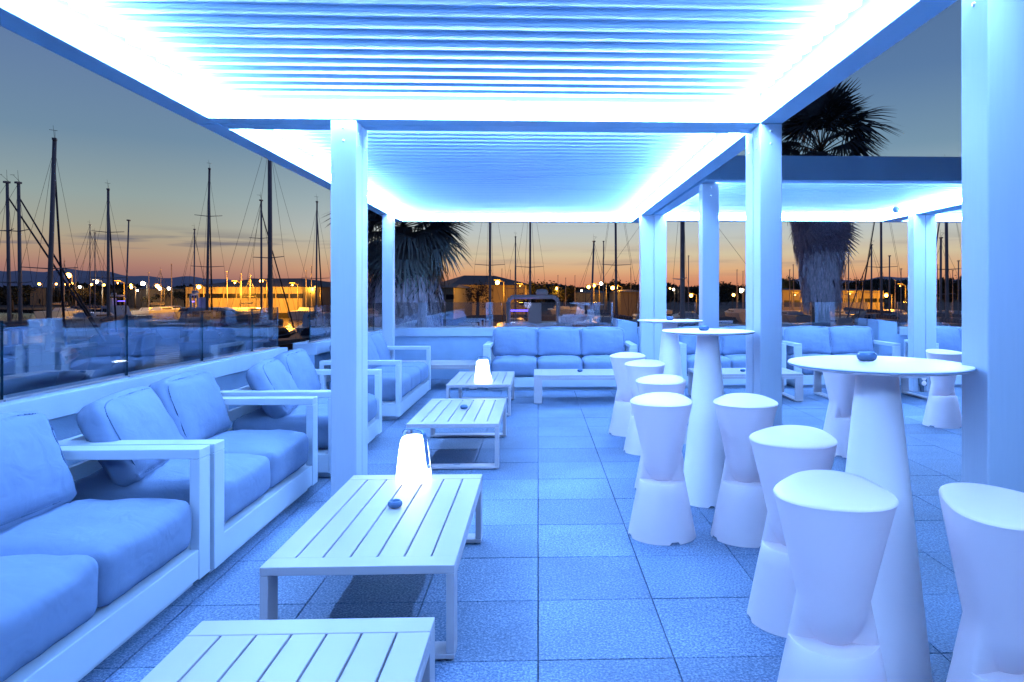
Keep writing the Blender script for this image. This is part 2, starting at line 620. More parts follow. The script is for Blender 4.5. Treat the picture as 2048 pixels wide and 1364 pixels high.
BY = 11.05
t, _, _ = wall_run('parapet_wall', 'pale parapet wall behind the three-seat sofa at the back', (1.23, BY), (-2.5, BY))
t.rotation_euler.z = 0
t.location.x = -2.26
glass_run((-2.26, BY), (1.2, BY), [0.0, 0.79, 1.69, 2.57, 3.46], ['clear glass railing panel at the back, %s from the left corner' % order[k] for k in range(4)])
t, _, _ = wall_run('parapet_wall', 'pale parapet wall behind the two middle sofas at the back', (1.58, BY), (5.32, BY))
glass_run((1.58, BY), (5.32, BY), [0.0, 0.93, 1.87, 2.81, 3.74], ['clear glass railing panel behind the bar tables, %s from the left stub pillar' % order[k] for k in range(4)])
t, _, _ = wall_run('parapet_wall', 'pale parapet wall at the far right behind the square post', (5.80, BY), (12.4, BY))
glass_run((5.80, BY), (12.4, BY), [0.0, 0.9, 1.8, 2.7, 3.6, 4.5, 5.4, 6.5], ['clear glass railing panel at the far right, %s from the right stub pillar' % order[k] for k in range(7)])
def stub(x0, x1, label, yf):
    bm = bmesh.new()
    fs = box(bm, x0, x1, yf, 11.6, 0, 0.94)
    for v in bm.verts:
        if v.co.z > 0.5 and v.co.x > (x0 + x1) / 2:
            v.co.z -= 0.045
    bmesh.ops.bevel(bm, geom=list(bm.edges), offset=0.008, segments=2, affect='EDGES')
    tag(obj('stub_pillar', bm, 'plaster'), label, 'pillar', 'sloped stub pillars of the back parapet')
stub(1.235, 1.53, 'sloped stub pillar beside the right arm of the three-seat sofa', 10.75)
stub(5.325, 5.62, 'sloped stub pillar to the left of the far right post', 10.75)
bxo_ = bxo('gap_plinth', (1.535, 1.575, 10.95, 11.27, 0, 0.7), 'plaster')
tag(bxo_, 'narrow low wall return just right of the left stub pillar', 'wall')
bxo_ = bxo('gap_plinth', (5.625, 5.795, 11.0, 11.27, 0, 0.7), 'plaster')
tag(bxo_, 'narrow low wall return just right of the right stub pillar', 'wall')

# ---------------------------------------------------------------- pergolas
BZ, BH, BW = 2.43, 0.24, 0.145
PITCH = 0.137
def louver_mesh(w):
    prof = [(0.0, 0.017), (0.003, 0.0165), (0.006, 0.011), (0.008, 0.002), (0.011, -0.001), (0.020, -0.0015), (0.050, 0.0), (0.085, 0.004),
            (0.115, 0.010), (0.135, 0.016), (0.146, 0.020)]
    bm = bmesh.new()
    th = 0.004
    lo = [[bm.verts.new((x, y, z)) for y, z in prof] for x in (0, w)]
    hi = [[bm.verts.new((x, y, z + th)) for y, z in prof] for x in (0, w)]
    n = len(prof)
    for i in range(n - 1):
        bm.faces.new((lo[0][i], lo[1][i], lo[1][i + 1], lo[0][i + 1]))
        bm.faces.new((hi[0][i], hi[0][i + 1], hi[1][i + 1], hi[1][i]))
        for k in (0, 1):
            bm.faces.new((lo[k][i], lo[k][i + 1], hi[k][i + 1], hi[k][i]))
    for i in (0, n - 1):
        bm.faces.new((lo[0][i], lo[1][i], hi[1][i], hi[0][i]))
    return mesh('louver', bm, 'louver', sharp=R(50))

bm = bmesh.new()
lathe(bm, [(0.0, 0.005), (0.006, 0.004), (0.0085, 0.0)], 10)
screw_me = mesh('screw', bm, 'steel')

def post(parent, x0, x1, y0, y1, seam=None):
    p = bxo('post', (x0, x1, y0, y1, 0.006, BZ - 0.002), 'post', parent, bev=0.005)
    bxo('base_plate', (x0 - 0.012, x1 + 0.012, y0 + 0.001, y1 - 0.001, 0.0005, 0.012), 'white', p)
    xm, ym = (x0 + x1) / 2, (y0 + y1) / 2
    for z in (BZ - 0.05, BZ - 0.13):
        link('screw', screw_me, p, (xm, y0 - 0.0005, z), (R(90), 0, 0))
        link('screw', screw_me, p, (x0 - 0.0005, ym, z - 0.02), (0, R(-90), 0))
        link('screw', screw_me, p, (x1 + 0.0005, ym, z - 0.02), (0, R(90), 0))
    return p

def pergola(label, x0, x1, y0, y1, posts, led=(1, 1, 1, 1)):
    """outer footprint x0..x1, y0..y1"""
    t = thing('pergola', label, 'pergola', (0, 0, 0), 0, 'louvred pergolas over the terrace')
    zt = BZ + BH
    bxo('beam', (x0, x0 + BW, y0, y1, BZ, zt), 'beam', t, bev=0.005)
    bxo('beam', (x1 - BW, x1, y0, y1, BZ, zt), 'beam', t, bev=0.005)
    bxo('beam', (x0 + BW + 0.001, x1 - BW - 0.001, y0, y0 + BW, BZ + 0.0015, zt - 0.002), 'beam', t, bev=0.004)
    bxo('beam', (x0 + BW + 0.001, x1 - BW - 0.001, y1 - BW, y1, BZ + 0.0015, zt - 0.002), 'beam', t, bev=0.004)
    xi0, xi1, yi0, yi1 = x0 + BW, x1 - BW, y0 + BW, y1 - BW
    a, b, d = BZ + 0.036, BZ + 0.066, 0.045
    if led[0]:
        bxo('led_strip', (xi0 + 0.0005, xi0 + d, yi0 + 0.03, yi1 - 0.03, a, b), 'led', t)
    if led[1]:
        bxo('led_strip', (xi1 - d, xi1 - 0.0005, yi0 + 0.03, yi1 - 0.03, a, b), 'led', t)
    if led[2]:
        bxo('led_strip', (xi0 + 0.03, xi1 - 0.03, yi0 + 0.0005, yi0 + d, a, b), 'led', t)
    if led[3]:
        bxo('led_strip', (xi0 + 0.03, xi1 - 0.03, yi1 - d, yi1 - 0.0005, a, b), 'led', t)
    # gutter rails with screws below the louver ends at both cross beams
    for ya, yb in ((yi0 + 0.0005, yi0 + 0.03), (yi1 - 0.03, yi1 - 0.0005)):
        bxo('gutter_rail', (xi0 + 0.05, xi1 - 0.05, ya, yb, BZ + 0.115, BZ + 0.155), 'beam', t, bev=0.003)
    w = xi1 - xi0 - 0.10
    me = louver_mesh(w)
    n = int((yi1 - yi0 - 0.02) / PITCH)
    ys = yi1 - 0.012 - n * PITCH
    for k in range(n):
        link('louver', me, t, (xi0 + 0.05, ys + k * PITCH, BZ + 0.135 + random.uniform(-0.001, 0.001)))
    for px_ in posts:
        post(t, *px_)
    return t

XL, XR = -2.195, 1.565
near = pergola('white louvred pergola overhead with blue-white light strips, nearest the camera', XL, XR, -1.57, 4.572,
               [(-1.30, -1.14, 4.43, 4.57), (1.42, 1.562, 4.425, 4.57), (1.42, 1.562, 2.16, 2.30)])
far = pergola('white louvred pergola over the far half of the sofas, lit around its edge', XL, XR, 4.578, 10.72,
              [(-1.30, -1.14, 4.58, 4.725), (1.42, 1.562, 4.58, 4.74), (-2.13, -1.985, 9.63, 9.77), (1.42, 1.60, 9.62, 9.76)])
right = pergola('white louvred pergola at the back right with a dark blue front beam', 1.60, 5.31, 6.64, 10.50,
                [(1.61, 1.775, 6.80, 6.95), (1.605, 1.775, 9.62, 9.76), (5.14, 5.305, 9.40, 9.55)])
fright = pergola('lit pergola at the far right, seen between the two right-hand posts', 5.315, 9.2, 6.64, 10.50,
                 [(5.31, 5.46, 9.40, 9.55), (9.04, 9.19, 9.40, 9.55)])
# motion sensor on the far corner of the right pergola
t = thing('ceiling_sensor', 'small round sensor hanging in the far corner of the back right pergola', 'sensor', (5.0, 9.6, BZ + 0.085))
bm = bmesh.new()
lathe(bm, [(0, -0.05), (0.03, -0.04), (0.045, -0.01), (0.045, 0.03), (0, 0.03)], 20)
obj('dome', bm, 'socket', t)
bxo('bracket', (-0.02, 0.02, -0.02, 0.02, 0.0305, 0.052), 'white', t)

# twin socket box on the right double post
t = thing('socket_box', 'dark grey twin socket box at the foot of the right double post', 'socket', (5.20, 9.40, 0.0))
bxo('housing', (0, 0.10, -0.055, -0.002, 0.085, 0.225), 'socket', t, bev=0.006)
bm = bmesh.new()
lathe(bm, [(0.0, 0.002), (0.030, 0.004), (0.034, 0.0)], 24)
fme = mesh('socket_face', bm, 'tabletop')
for z in (0.12, 0.19):
    link('socket_face', fme, t, (0.055, -0.056, z), (R(90), 0, 0))
bxo('cable_duct', (0.03, 0.07, -0.03, -0.002, 0.0, 0.0845), 'socket', t)

# ---------------------------------------------------------------- sofas
def soft_box(bm, hx, hy, hz, r, bulge=0.0, n=12, taper=0.0, sag=0.0, seed=0):
    """rounded cushion centred at origin"""
    rnd = random.Random(seed)
    ph = [rnd.uniform(0, 6.28) for _ in range(6)]
    ret = bmesh.ops.create_cube(bm, size=2.0)
    es = list({e for v in ret['verts'] for e in v.link_edges})
    bmesh.ops.subdivide_edges(bm, edges=es, cuts=n, use_grid_fill=True)
    for v in bm.verts:
        u, w, q = v.co
        # denser towards the edges
        f = lambda s: math.copysign(1 - (1 - abs(s)) ** 1.5, s)
        u, w, q = f(u), f(w), f(q)
        p = Vector((u * hx, w * hy, q * hz))
        c = Vector((max(-hx + r, min(hx - r, p.x)), max(-hy + r, min(hy - r, p.y)), max(-hz + r, min(hz - r, p.z))))
        d = p - c
        if d.length > 1e-9:
            m_ = max(abs(d.x), abs(d.y), abs(d.z))
            d = d.normalized() * min(m_, r) if m_ > 0 else d
        p = c + d
        b = (1 - u * u) * (1 - w * w)
        p.z += bulge * b * q
        p.x += bulge * 0.45 * (1 - w * w) * (1 - q * q) * u
        p.y += bulge * 0.45 * (1 - u * u) * (1 - q * q) * w
        wr = 0.0042 * (math.sin(u * 9 + ph[0] + w * 3) + math.sin(w * 11 + ph[1] + u * 4) + 0.6 * math.sin((u + w) * 17 + ph[2]))
        p.z += wr * (1 if q > 0 else -0.3)
        p.y += 0.0016 * math.sin(u * 15 + ph[3] + q * 4)
        if sag:
            p.z -= sag * (u * u) * (0.5 + 0.5 * w)
        v.co = p
    for f_ in bm.faces:
        f_.smooth = True

def seam(hx, hy, r, z, bulge):
    bm = bmesh.new()
    pts = []
    N = 64
    for i in range(N + 1):
        t = 2 * math.pi * i / N
        cx_, sy_ = math.cos(t), math.sin(t)
        x = math.copysign(abs(cx_) ** 0.28, cx_)
        y = math.copysign(abs(sy_) ** 0.28, sy_)
        pts.append((x * (hx - r * 0.30) + 0, y * (hy - r * 0.30), z))
    path(bm, pts, 0.0035, 5)
    return bm

SEAT_Z0, SEAT_Z1 = 0.175, 0.435
def make_sofa(label, n, L, loc, rz, group, tilt, seed, D=0.84):
    t = thing('sofa', label, 'sofa', loc, rz, group)
    fr = bxo('base_frame', (0.003, L - 0.003, 0.004, D, 0.045, 0.178), 'frame', t, bev=0.004)
    bxo('plinth', (0.06, L - 0.06, 0.05, D - 0.05, 0.0, 0.0445), 'frame', fr)
    A, AT, AH = 0.105, 0.045, 0.632
    for x0 in (0.0, L - A):
        bm = bmesh.new()
        box(bm, x0, x0 + A, -0.001, AT, 0.040, AH - AT - 0.001, bev=0.004)
        box(bm, x0, x0 + A, -0.001, D + 0.001, AH - AT, AH, bev=0.004)
        box(bm, x0, x0 + A, D - AT, D + 0.001, 0.040, AH - AT - 0.001, bev=0.004)
        obj('armrest', bm, 'frame', t)
    for z in (0.25, 0.39, 0.53):
        bxo('back_slat', (A + 0.001, L - A - 0.001, D - 0.035, D - 0.008, z, z + 0.085), 'frame', t, bev=0.003)
    iw = (L - 2 * A) / n
    hz = (SEAT_Z1 - SEAT_Z0) / 2
    for k in range(n):
        bm = bmesh.new()
        hx, hy, r = iw / 2 - 0.003, (D - 0.10) / 2 + 0.02, 0.062
        soft_box(bm, hx, hy, hz - 0.012, r, 0.022, seed=seed * 10 + k)
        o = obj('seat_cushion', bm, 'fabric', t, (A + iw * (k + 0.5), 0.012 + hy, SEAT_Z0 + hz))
        obj('piping', seam(hx, hy, r, hz - 0.042, 0.02), 'piping', o)
    for k in range(n):
        bm = bmesh.new()
        hx, hh, r = iw / 2 + 0.002, 0.215, 0.055
        soft_box(bm, hx, hh, 0.075, r, 0.045, sag=0.012, seed=seed * 10 + 5 + k)
        dz, ang, roll, fwd = tilt[k % len(tilt)][:4]
        sh = tilt[k % len(tilt)][4] if len(tilt[k % len(tilt)]) > 4 else 0.0
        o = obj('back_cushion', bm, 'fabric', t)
        # cushion plane upright: local z of the cushion looks to the front
        o.matrix_local = (Matrix.Translation((A + iw * (k + 0.5) + sh, D - 0.20 - fwd, SEAT_Z1 + hh * math.cos(R(ang)) - 0.02 + dz))
                          @ Matrix.Rotation(R(roll), 4, 'Z') @ Matrix.Rotation(R(90 - ang), 4, 'X'))
        obj('piping', seam(hx, hh, r, 0.058, 0.0), 'piping', o)
    return t

g1 = 'sofas in a row along the left parapet'
g2 = 'sofas along the back parapet'
T1 = [(0.0, 20, 4, 0.02), (0.0, 22, -5, 0.0)]
make_sofa('pale two-seat sofa cut off by the lower left corner of the picture', 2, 1.54, (-1.535, 1.79, 0), R(90), g1, [(0.0, 18, 2, 0.0, -0.06), (0.01, 22, -3, 0.02, -0.075)], 1)
make_sofa('pale two-seat sofa beside the near slatted table with the glowing lantern', 2, 1.54, (-1.522, 3.345, 0), R(90), g1, [(0.0, 26, 9, 0.05, -0.035), (0.0, 20, 3, 0.0)], 2)
make_sofa('pale two-seat sofa half hidden behind the near left double post', 2, 1.54, (-1.47, 5.10, 0), R(90), g1, [(0.0, 28, 10, 0.06), (0.0, 20, 3, 0.0)], 3)
make_sofa('pale three-seat sofa at the far end of the left row', 3, 2.14, (-1.46, 7.44, 0), R(90), g1, [(0.0, 20, 0, 0.0), (0.0, 22, -2, 0.0)], 4)
make_sofa('pale three-seat sofa facing the camera at the back, left of the far double post', 3, 2.14, (-0.76, 9.68, 0), 0, g2, [(0.0, 14, 0, 0.0)], 5)
make_sofa('pale two-seat sofa at the back behind the middle bar table', 2, 1.53, (1.99, 9.80, 0), 0, g2, [(0.0, 14, 0, 0.0)], 6)
make_sofa('pale two-seat sofa at the back behind the large near bar table', 2, 1.53, (3.64, 9.80, 0), 0, g2, [(0.0, 14, 0, 0.0)], 7)
make_sofa('pale two-seat sofa at the far right behind the lone stool', 2, 1.53, (5.62, 9.80, 0), R(-3), g2, [(0.0, 16, 4, 0.0), (0.0, 16, -5, 0.0)], 8)

# ---------------------------------------------------------------- slatted coffee tables
def table_meshes():
    W, L, T, H = 0.70, 1.29, 0.032, 0.350
    ms = {}
    E_ = 0.092
    bm = bmesh.new(); box(bm, 0, W, 0, E_, H - T, H, bev=0.003); ms['end_board'] = mesh('end_board', bm, 'white')
    n, gap, side = 6, 0.007, 0.0
    sw = (W - (n) * gap) / (n + 1)
    bm = bmesh.new(); box(bm, 0, sw, E_ + 0.0015, L - E_ - 0.0015, H - T + 0.001, H - 0.001, bev=0.002); ms['slat'] = mesh('slat', bm, 'white')
    bm = bmesh.new(); box(bm, 0, 0.030, 0, 0.10, 0.026, H - T - 0.001, bev=0.003); ms['leg'] = mesh('leg', bm, 'white')
    bm = bmesh.new(); box(bm, 0, W, 0, 0.10, 0.006, 0.025, bev=0.003); ms['foot_bar'] = mesh('foot_bar', bm, 'white')
    bm = bmesh.new(); box(bm, 0, 0.03, E_, L - E_, H - T - 0.03, H - T - 0.001, bev=0.002); ms['side_rail'] = mesh('side_rail', bm, 'white')
    bm = bmesh.new(); lathe(bm, [(0, 0), (0.012, 0), (0.012, 0.006), (0, 0.006)], 12); ms['foot_pad'] = mesh('foot_pad', bm, 'black')
    bm = bmesh.new(); box(bm, 0, 0.05, 0, 0.012, 0.0252, 0.026); ms['maker_plate'] = mesh('maker_plate', bm, 'socket')
    return ms, W, L, sw, gap, n
TM, TW, TL, SW, SG, SN = table_meshes()
def coffee_table(label, loc, rz):
    t = thing('coffee_table', label, 'table', loc, rz, 'white slatted coffee tables')
    for y in (0.0, TL - 0.092):
        link('end_board', TM['end_board'], t, (0, y, 0))
    for k in range(SN + 1):
        link('slat', TM['slat'], t, (k * (SW + SG), 0, random.uniform(-0.0006, 0.0)))
    for x in (0.0, TW - 0.03):
        link('side_rail', TM['side_rail'], t, (x, 0, 0))
        for y in (0.0, TL - 0.10):
            link('leg', TM['leg'], t, (x, y, 0))
    for y in (0.0, TL - 0.10):
        fb = link('foot_bar', TM['foot_bar'], t, (0, y, 0))
        for x in (0.03, TW - 0.03):
            for yy in (0.02, 0.08):
                link('foot_pad', TM['foot_pad'], fb, (x, yy, 0))
    link('maker_plate', TM['maker_plate'], t, (TW / 2, 0.05, 0))
    return t
coffee_table('white slatted coffee table cut off by the bottom edge of the picture', (-1.015, 0.86, 0), 0)
coffee_table('white slatted coffee table with a glowing lantern, nearest the near sofas', (-1.005, 2.558, 0), 0)
coffee_table('white slatted coffee table with only an ashtray, beyond the near lantern', (-1.0, 5.34, 0), 0)
coffee_table('white slatted coffee table with the far glowing lantern on it', (-1.0, 7.64, 0), 0)
coffee_table('white low table lengthwise before the three-seat sofa at the back', (1.24, 8.50, 0), R(90))
coffee_table('white low table lengthwise behind the middle bar table', (3.285, 8.55, 0), R(90))
coffee_table('white low table lengthwise behind the large near bar table', (4.98, 8.55, 0), R(90))
coffee_table('white low table against the back wall in the left corner', (-0.86, 9.80, 0), R(90))

# ---------------------------------------------------------------- lanterns and ashtrays
def lantern(label, loc, rz, s=1.0):
    t = thing('lantern', label, 'lantern', loc, rz, 'portable lanterns')
    t.scale = (s, s, s)
    bm = bmesh.new()
    prof = [(0.0, 0.004), (0.086, 0.004), (0.092, 0.012), (0.092, 0.03), (0.086, 0.09), (0.078, 0.16), (0.069, 0.215), (0.060, 0.232), (0.045, 0.240), (0.0, 0.242)]
    lathe(bm, prof, 40)
    obj('shade', bm, 'lamp_glow', t)
    bm = bmesh.new()
    lathe(bm, [(0, 0), (0.07, 0), (0.07, 0.004), (0, 0.004)], 32)
    obj('base', bm, 'white', t)
    bm = bmesh.new()
    pts = []
    side = [(-0.066, 0.225), (-0.064, 0.252), (-0.050, 0.268), (0, 0.274), (0.050, 0.268), (0.066, 0.252), (0.075, 0.215), (0.083, 0.16), (0.094, 0.085)]
    hw = 0.011
    vs = []
    for i, (x, z) in enumerate(side):
        vs.append([bm.verts.new((x, -hw, z)), bm.verts.new((x, hw, z)), bm.verts.new((x * 1.03 + (0.003 if x > 0 else -0.003), hw, z + 0.004)), bm.verts.new((x * 1.03 + (0.003 if x > 0 else -0.003), -hw, z + 0.004))])
    for a, b in zip(vs[:-1], vs[1:]):
        for k in range(4):
            bm.faces.new((a[k], a[(k + 1) % 4], b[(k + 1) % 4], b[k]))
    bm.faces.new(vs[0]); bm.faces.new(vs[-1][::-1])
    h = obj('carry_strap', bm, 'strap', t)
    bm = bmesh.new()
    lathe(bm, [(0, 0.006), (0.012, 0.005), (0.013, 0.0), (0, 0)], 16)
    obj('strap_stud', bm, 'steel', h, (0.097, 0, 0.088), (0, R(85), 0))
    return t
lantern('glowing white lantern with blue strap on the near slatted table', (-0.655, 3.71, 0.3505), R(-30))
lantern('glowing white lantern with blue strap on the far slatted table', (-0.61, 7.80, 0.3505), R(-28), 1.06)

bm = bmesh.new()
lathe(bm, [(0, 0.0), (0.024, 0.0), (0.031, 0.006), (0.034, 0.014), (0.033, 0.022), (0.028, 0.028), (0.022, 0.027), (0.018, 0.017), (0.0, 0.012)], 36)
ash_me = mesh('ashtray', bm, 'ashtray')
bm = bmesh.new()
lathe(bm, [(0.0285, 0.0285), (0.0255, 0.0315), (0.0222, 0.0282)], 36)
rim_me = mesh('rim', bm, 'strap')
def ashtray(label, loc):
    o = link('ashtray', ash_me, None, loc)
    tag(o, label, 'ashtray', 'round blue ashtrays')
    link('rim', rim_me, o)
ashtray('round blue ashtray before the lantern on the near slatted table', (-0.662, 3.262, 0.3508))
ashtray('round blue ashtray on the second slatted table', (-0.637, 6.04, 0.3508))
ashtray('round blue ashtray on the low table before the three-seat sofa', (0.53, 8.86, 0.3508))
ashtray('round blue ashtray on the low table behind the middle bar table', (2.60, 8.80, 0.3508))
ashtray('round blue ashtray on the large near bar table', (1.165, 2.44, 1.1008))
ashtray('round blue ashtray on the middle bar table', (1.075, 4.50, 1.1008))
ashtray('round blue ashtray on the farthest bar table', (1.20, 6.33, 1.1008))

# ---------------------------------------------------------------- bar tables and stools
def notched_ring(th, feet=3, half=0.10):
    for k in range(feet):
        d = (th - (k * 2 * math.pi / feet + 0.5) + math.pi) % (2 * math.pi) - math.pi
        if abs(d) < half:
            return 0.014
    return 0.0
def bar_table(label, loc, rz):
    t = thing('bar_table', label, 'bar table', loc, rz, 'round white bar tables')
    bm = bmesh.new()
    S = 72
    prof = [(0.176, 0.0), (0.171, 0.03), (0.118, 0.55), (0.082, 0.92), (0.070, 1.03), (0.069, 1.083)]
    rings = []
    for i, (r, z) in enumerate(prof):
        rings.append([bm.verts.new((r * math.cos(2 * math.pi * k / S), r * math.sin(2 * math.pi * k / S), z + (notched_ring(2 * math.pi * k / S, 4) if i == 0 else 0))) for k in range(S)])
    for A, B in zip(rings[:-1], rings[1:]):
        for k in range(S):
            f = bm.faces.new((A[k], A[(k + 1) % S], B[(k + 1) % S], B[k]))
            f.smooth = True
    bm.faces.new(rings[-1])
    obj('stem', bm, 'plastic', t)
    bm = bmesh.new()
    lathe(bm, [(0, 1.0835), (0.2750, 1.0835), (0.2920, 1.089), (0.2940, 1.092), (0.2940, 1.096), (0.2920, 1.0995), (0.2890, 1.1), (0, 1.1)], 96)
    top = obj('table_top', bm, 'tabletop', t, sharp=R(28))
    bm = bmesh.new()
    lathe(bm, [(0.2945, 1.0915), (0.2955, 1.0925), (0.2955, 1.0950), (0.2945, 1.0960)], 96)
    obj('edge_band', bm, 'edge', top)
    return t
bar_table('large-looking round white bar table nearest the camera at the right', (1.172, 2.379, 0), 0.3)
bar_table('round white bar table in the middle, between two pairs of stools', (1.10, 4.50, 0), 1.0)
bar_table('round white bar table farthest back, before the far double post', (1.20, 6.33, 0), 0.7)

def stool_mesh():
    S = 96
    ZL, ZW, ZT = 0.305, 0.43, 0.745
    def rl(z):
        return 0.188 - 0.195 * z
    def ru(z):
        return 0.104 + (z - ZW) / (ZT - ZW) * (0.171 - 0.104)
    def front(th):
        d = abs((th + math.pi) % (2 * math.pi) - math.pi)       # ledge looks along +x
        a, b = R(62), R(86)
        if d <= a: return 1.0
        if d >= b: return 0.0
        s = (b - d) / (b - a)
        return s * s * (3 - 2 * s)
    def shape(th, z):
        k = max(0.0, min(1.0, (z - ZW) / (ZT - ZW)))
        return 1 + k * (0.085 * math.cos(3 * (th - math.pi)) + 0.02 * math.cos(2 * th))
    rows = []
    def ring(fr, fz=None):
        rows.append((fr, fz))
    bm = bmesh.new()
    lev = []
    ths = [2 * math.pi * k / S for k in range(S)]
    lev.append([(rl(0), notched_ring(t, 4, 0.13)) for t in ths])
    for z in (0.03, 0.10, 0.17, 0.24):
        lev.append([(rl(z), z) for t in ths])
    lev.append([(rl(ZL) , ZL - 0.006 if front(t) > 0.5 else ZL - 0.006) for t in ths])
    lev.append([(rl(ZL) - 0.007 * front(t), ZL) for t in ths])
    def rmid(t, z):
        s = (z - ZL) / (ZW - ZL)
        rf = 0.050 + (0.104 - 0.050) * (1 - (1 - s) ** 1.9)
        w = front(t)
        return rl(z) * (1 - w) + rf * w
    for s in (0.012, 0.06, 0.14, 0.25, 0.4, 0.6, 0.8):
        z = ZL + s * (ZW - ZL)
        lev.append([(rmid(t, z), z) for t in ths])
    for s in (0.0, 0.15, 0.3, 0.5, 0.7, 0.85, 0.95):
        z = ZW + s * (ZT - ZW) * 0.98
        lev.append([(ru(z) * shape(t, z), z) for t in ths])
    def ztop(t, k):
        return 0.013 * math.cos(t - math.pi) * k
    R1 = ru(ZT)
    for dr, dz in ((0.0, 0.0), (-0.002, 0.004), (-0.006, 0.0065)):
        lev.append([((R1 + dr) * shape(t, ZT), ZT + dz + ztop(t, 1)) for t in ths])
    for k in (0.85, 0.65, 0.4, 0.2):
        lev.append([(R1 * k * shape(t, ZT), ZT + 0.008 + ztop(t, k)) for t in ths])
    V = [[bm.verts.new((r * math.cos(t), r * math.sin(t), z)) for (r, z), t in zip(L_, ths)] for L_ in lev]
    for A, B in zip(V[:-1], V[1:]):
        for k in range(S):
            f = bm.faces.new((A[k], A[(k + 1) % S], B[(k + 1) % S], B[k]))
    c = bm.verts.new((0, 0, ZT + 0.009))
    for k in range(S):
        bm.faces.new((V[-1][k], V[-1][(k + 1) % S], c))
    # split off the seat (top faces) as a part of its own
    seat = bmesh.new()
    i0 = len(V) - 7
    SV = [[seat.verts.new(v.co) for v in ringv] for ringv in V[i0:]]
    for A, B in zip(SV[:-1], SV[1:]):
        for k in range(S):
            seat.faces.new((A[k], A[(k + 1) % S], B[(k + 1) % S], B[k]))
    cc = seat.verts.new(c.co)
    for k in range(S):
        seat.faces.new((SV[-1][k], SV[-1][(k + 1) % S], cc))
    kill = [f for f in bm.faces if all(any(v is w for ringv in V[i0:] for w in ringv) or v is c for v in f.verts)]
    bmesh.ops.delete(bm, geom=kill, context='FACES')
    loose = [v for v in bm.verts if not v.link_faces]
    bmesh.ops.delete(bm, geom=loose, context='VERTS')
    return mesh('stool_body', bm, 'moulded', sharp=R(38)), mesh('seat', seat, 'moulded', sharp=R(60))
stool_body, stool_seat = stool_mesh()
def stool(label, x, y, deg):
    t = thing('bar_stool', label, 'stool', (x, y, 0), R(deg), 'white moulded bar stools')
    link('stool_body', stool_body, t)
    link('seat', stool_seat, t)
stool('white bar stool at the front of the near bar table, nearest and most complete', 0.885, 2.07, -108)
stool('white bar stool cut off by the right edge of the picture', 1.30, 1.90, -78)
stool('white bar stool left of the near bar table, behind the front stool', 1.055, 2.85, -118)
stool('white bar stool in front of the middle bar table, left one of the pair', 0.69, 3.88, -106)
stool('white bar stool in front of the middle bar table, right one of the pair', 1.145, 3.83, -104)
stool('white bar stool just behind the left stool of the middle pair', 0.85, 4.78, -110)
stool('white bar stool before the farthest bar table, right one of two', 0.915, 5.93, -108)
stool('white bar stool farthest back on the left of the stools', 0.865, 6.70, -100)
stool('white bar stool half hidden behind the stem of the near bar table', 2.56, 5.80, -60)
stool('lone white bar stool against the near right post', 4.12, 6.98, -90)

# ---------------------------------------------------------------- palms
def frond_mesh(seed, droop):
    rnd = random.Random(seed)
    bm = bmesh.new()
    tube(bm, (0, 0, 0), (0.75, 0, 0.02), 0.014, 0.008, 5)
    nb = 30
    for k in range(nb):
        a = R(-105 + 210 * k / (nb - 1)) + rnd.uniform(-0.03, 0.03)
        L_ = (0.85 - 0.25 * abs(a) / R(105)) * rnd.uniform(0.88, 1.08)
        d = Vector((math.cos(a), math.sin(a), 0))
        s = Vector((-math.sin(a), math.cos(a), 0))
        base = Vector((0.72, 0, 0.02))
        prev = None
        for i, (f, w) in enumerate(((0.05, 0.010), (0.45, 0.026), (0.75, 0.018), (1.0, 0.002))):
            p = base + d * (L_ * f) + Vector((0, 0, -droop * (max(0, f - 0.35) ** 1.6) + 0.05 * math.sin(f * 3)))
            row = (bm.verts.new(p - s * w), bm.verts.new(p + Vector((0, 0, 0.012 * (1 - f)))), bm.verts.new(p + s * w))
            if prev:
                for j in (0, 1):
                    bm.faces.new((prev[j], prev[j + 1], row[j + 1], row[j]))
            prev = row
    return mesh('frond', bm, 'palm_green', normals=False)
FRONDS = [frond_mesh(i, d) for i, d in enumerate((0.25, 0.45, 0.75, 1.05))]
def dry_copy(me):
    m2 = me.copy()
    m2.name = 'dry_frond'
    m2.materials.clear()
    m2.materials.append(M['palm_dry'])
    return m2
DRY = [dry_copy(FRONDS[2]), dry_copy(FRONDS[3])]
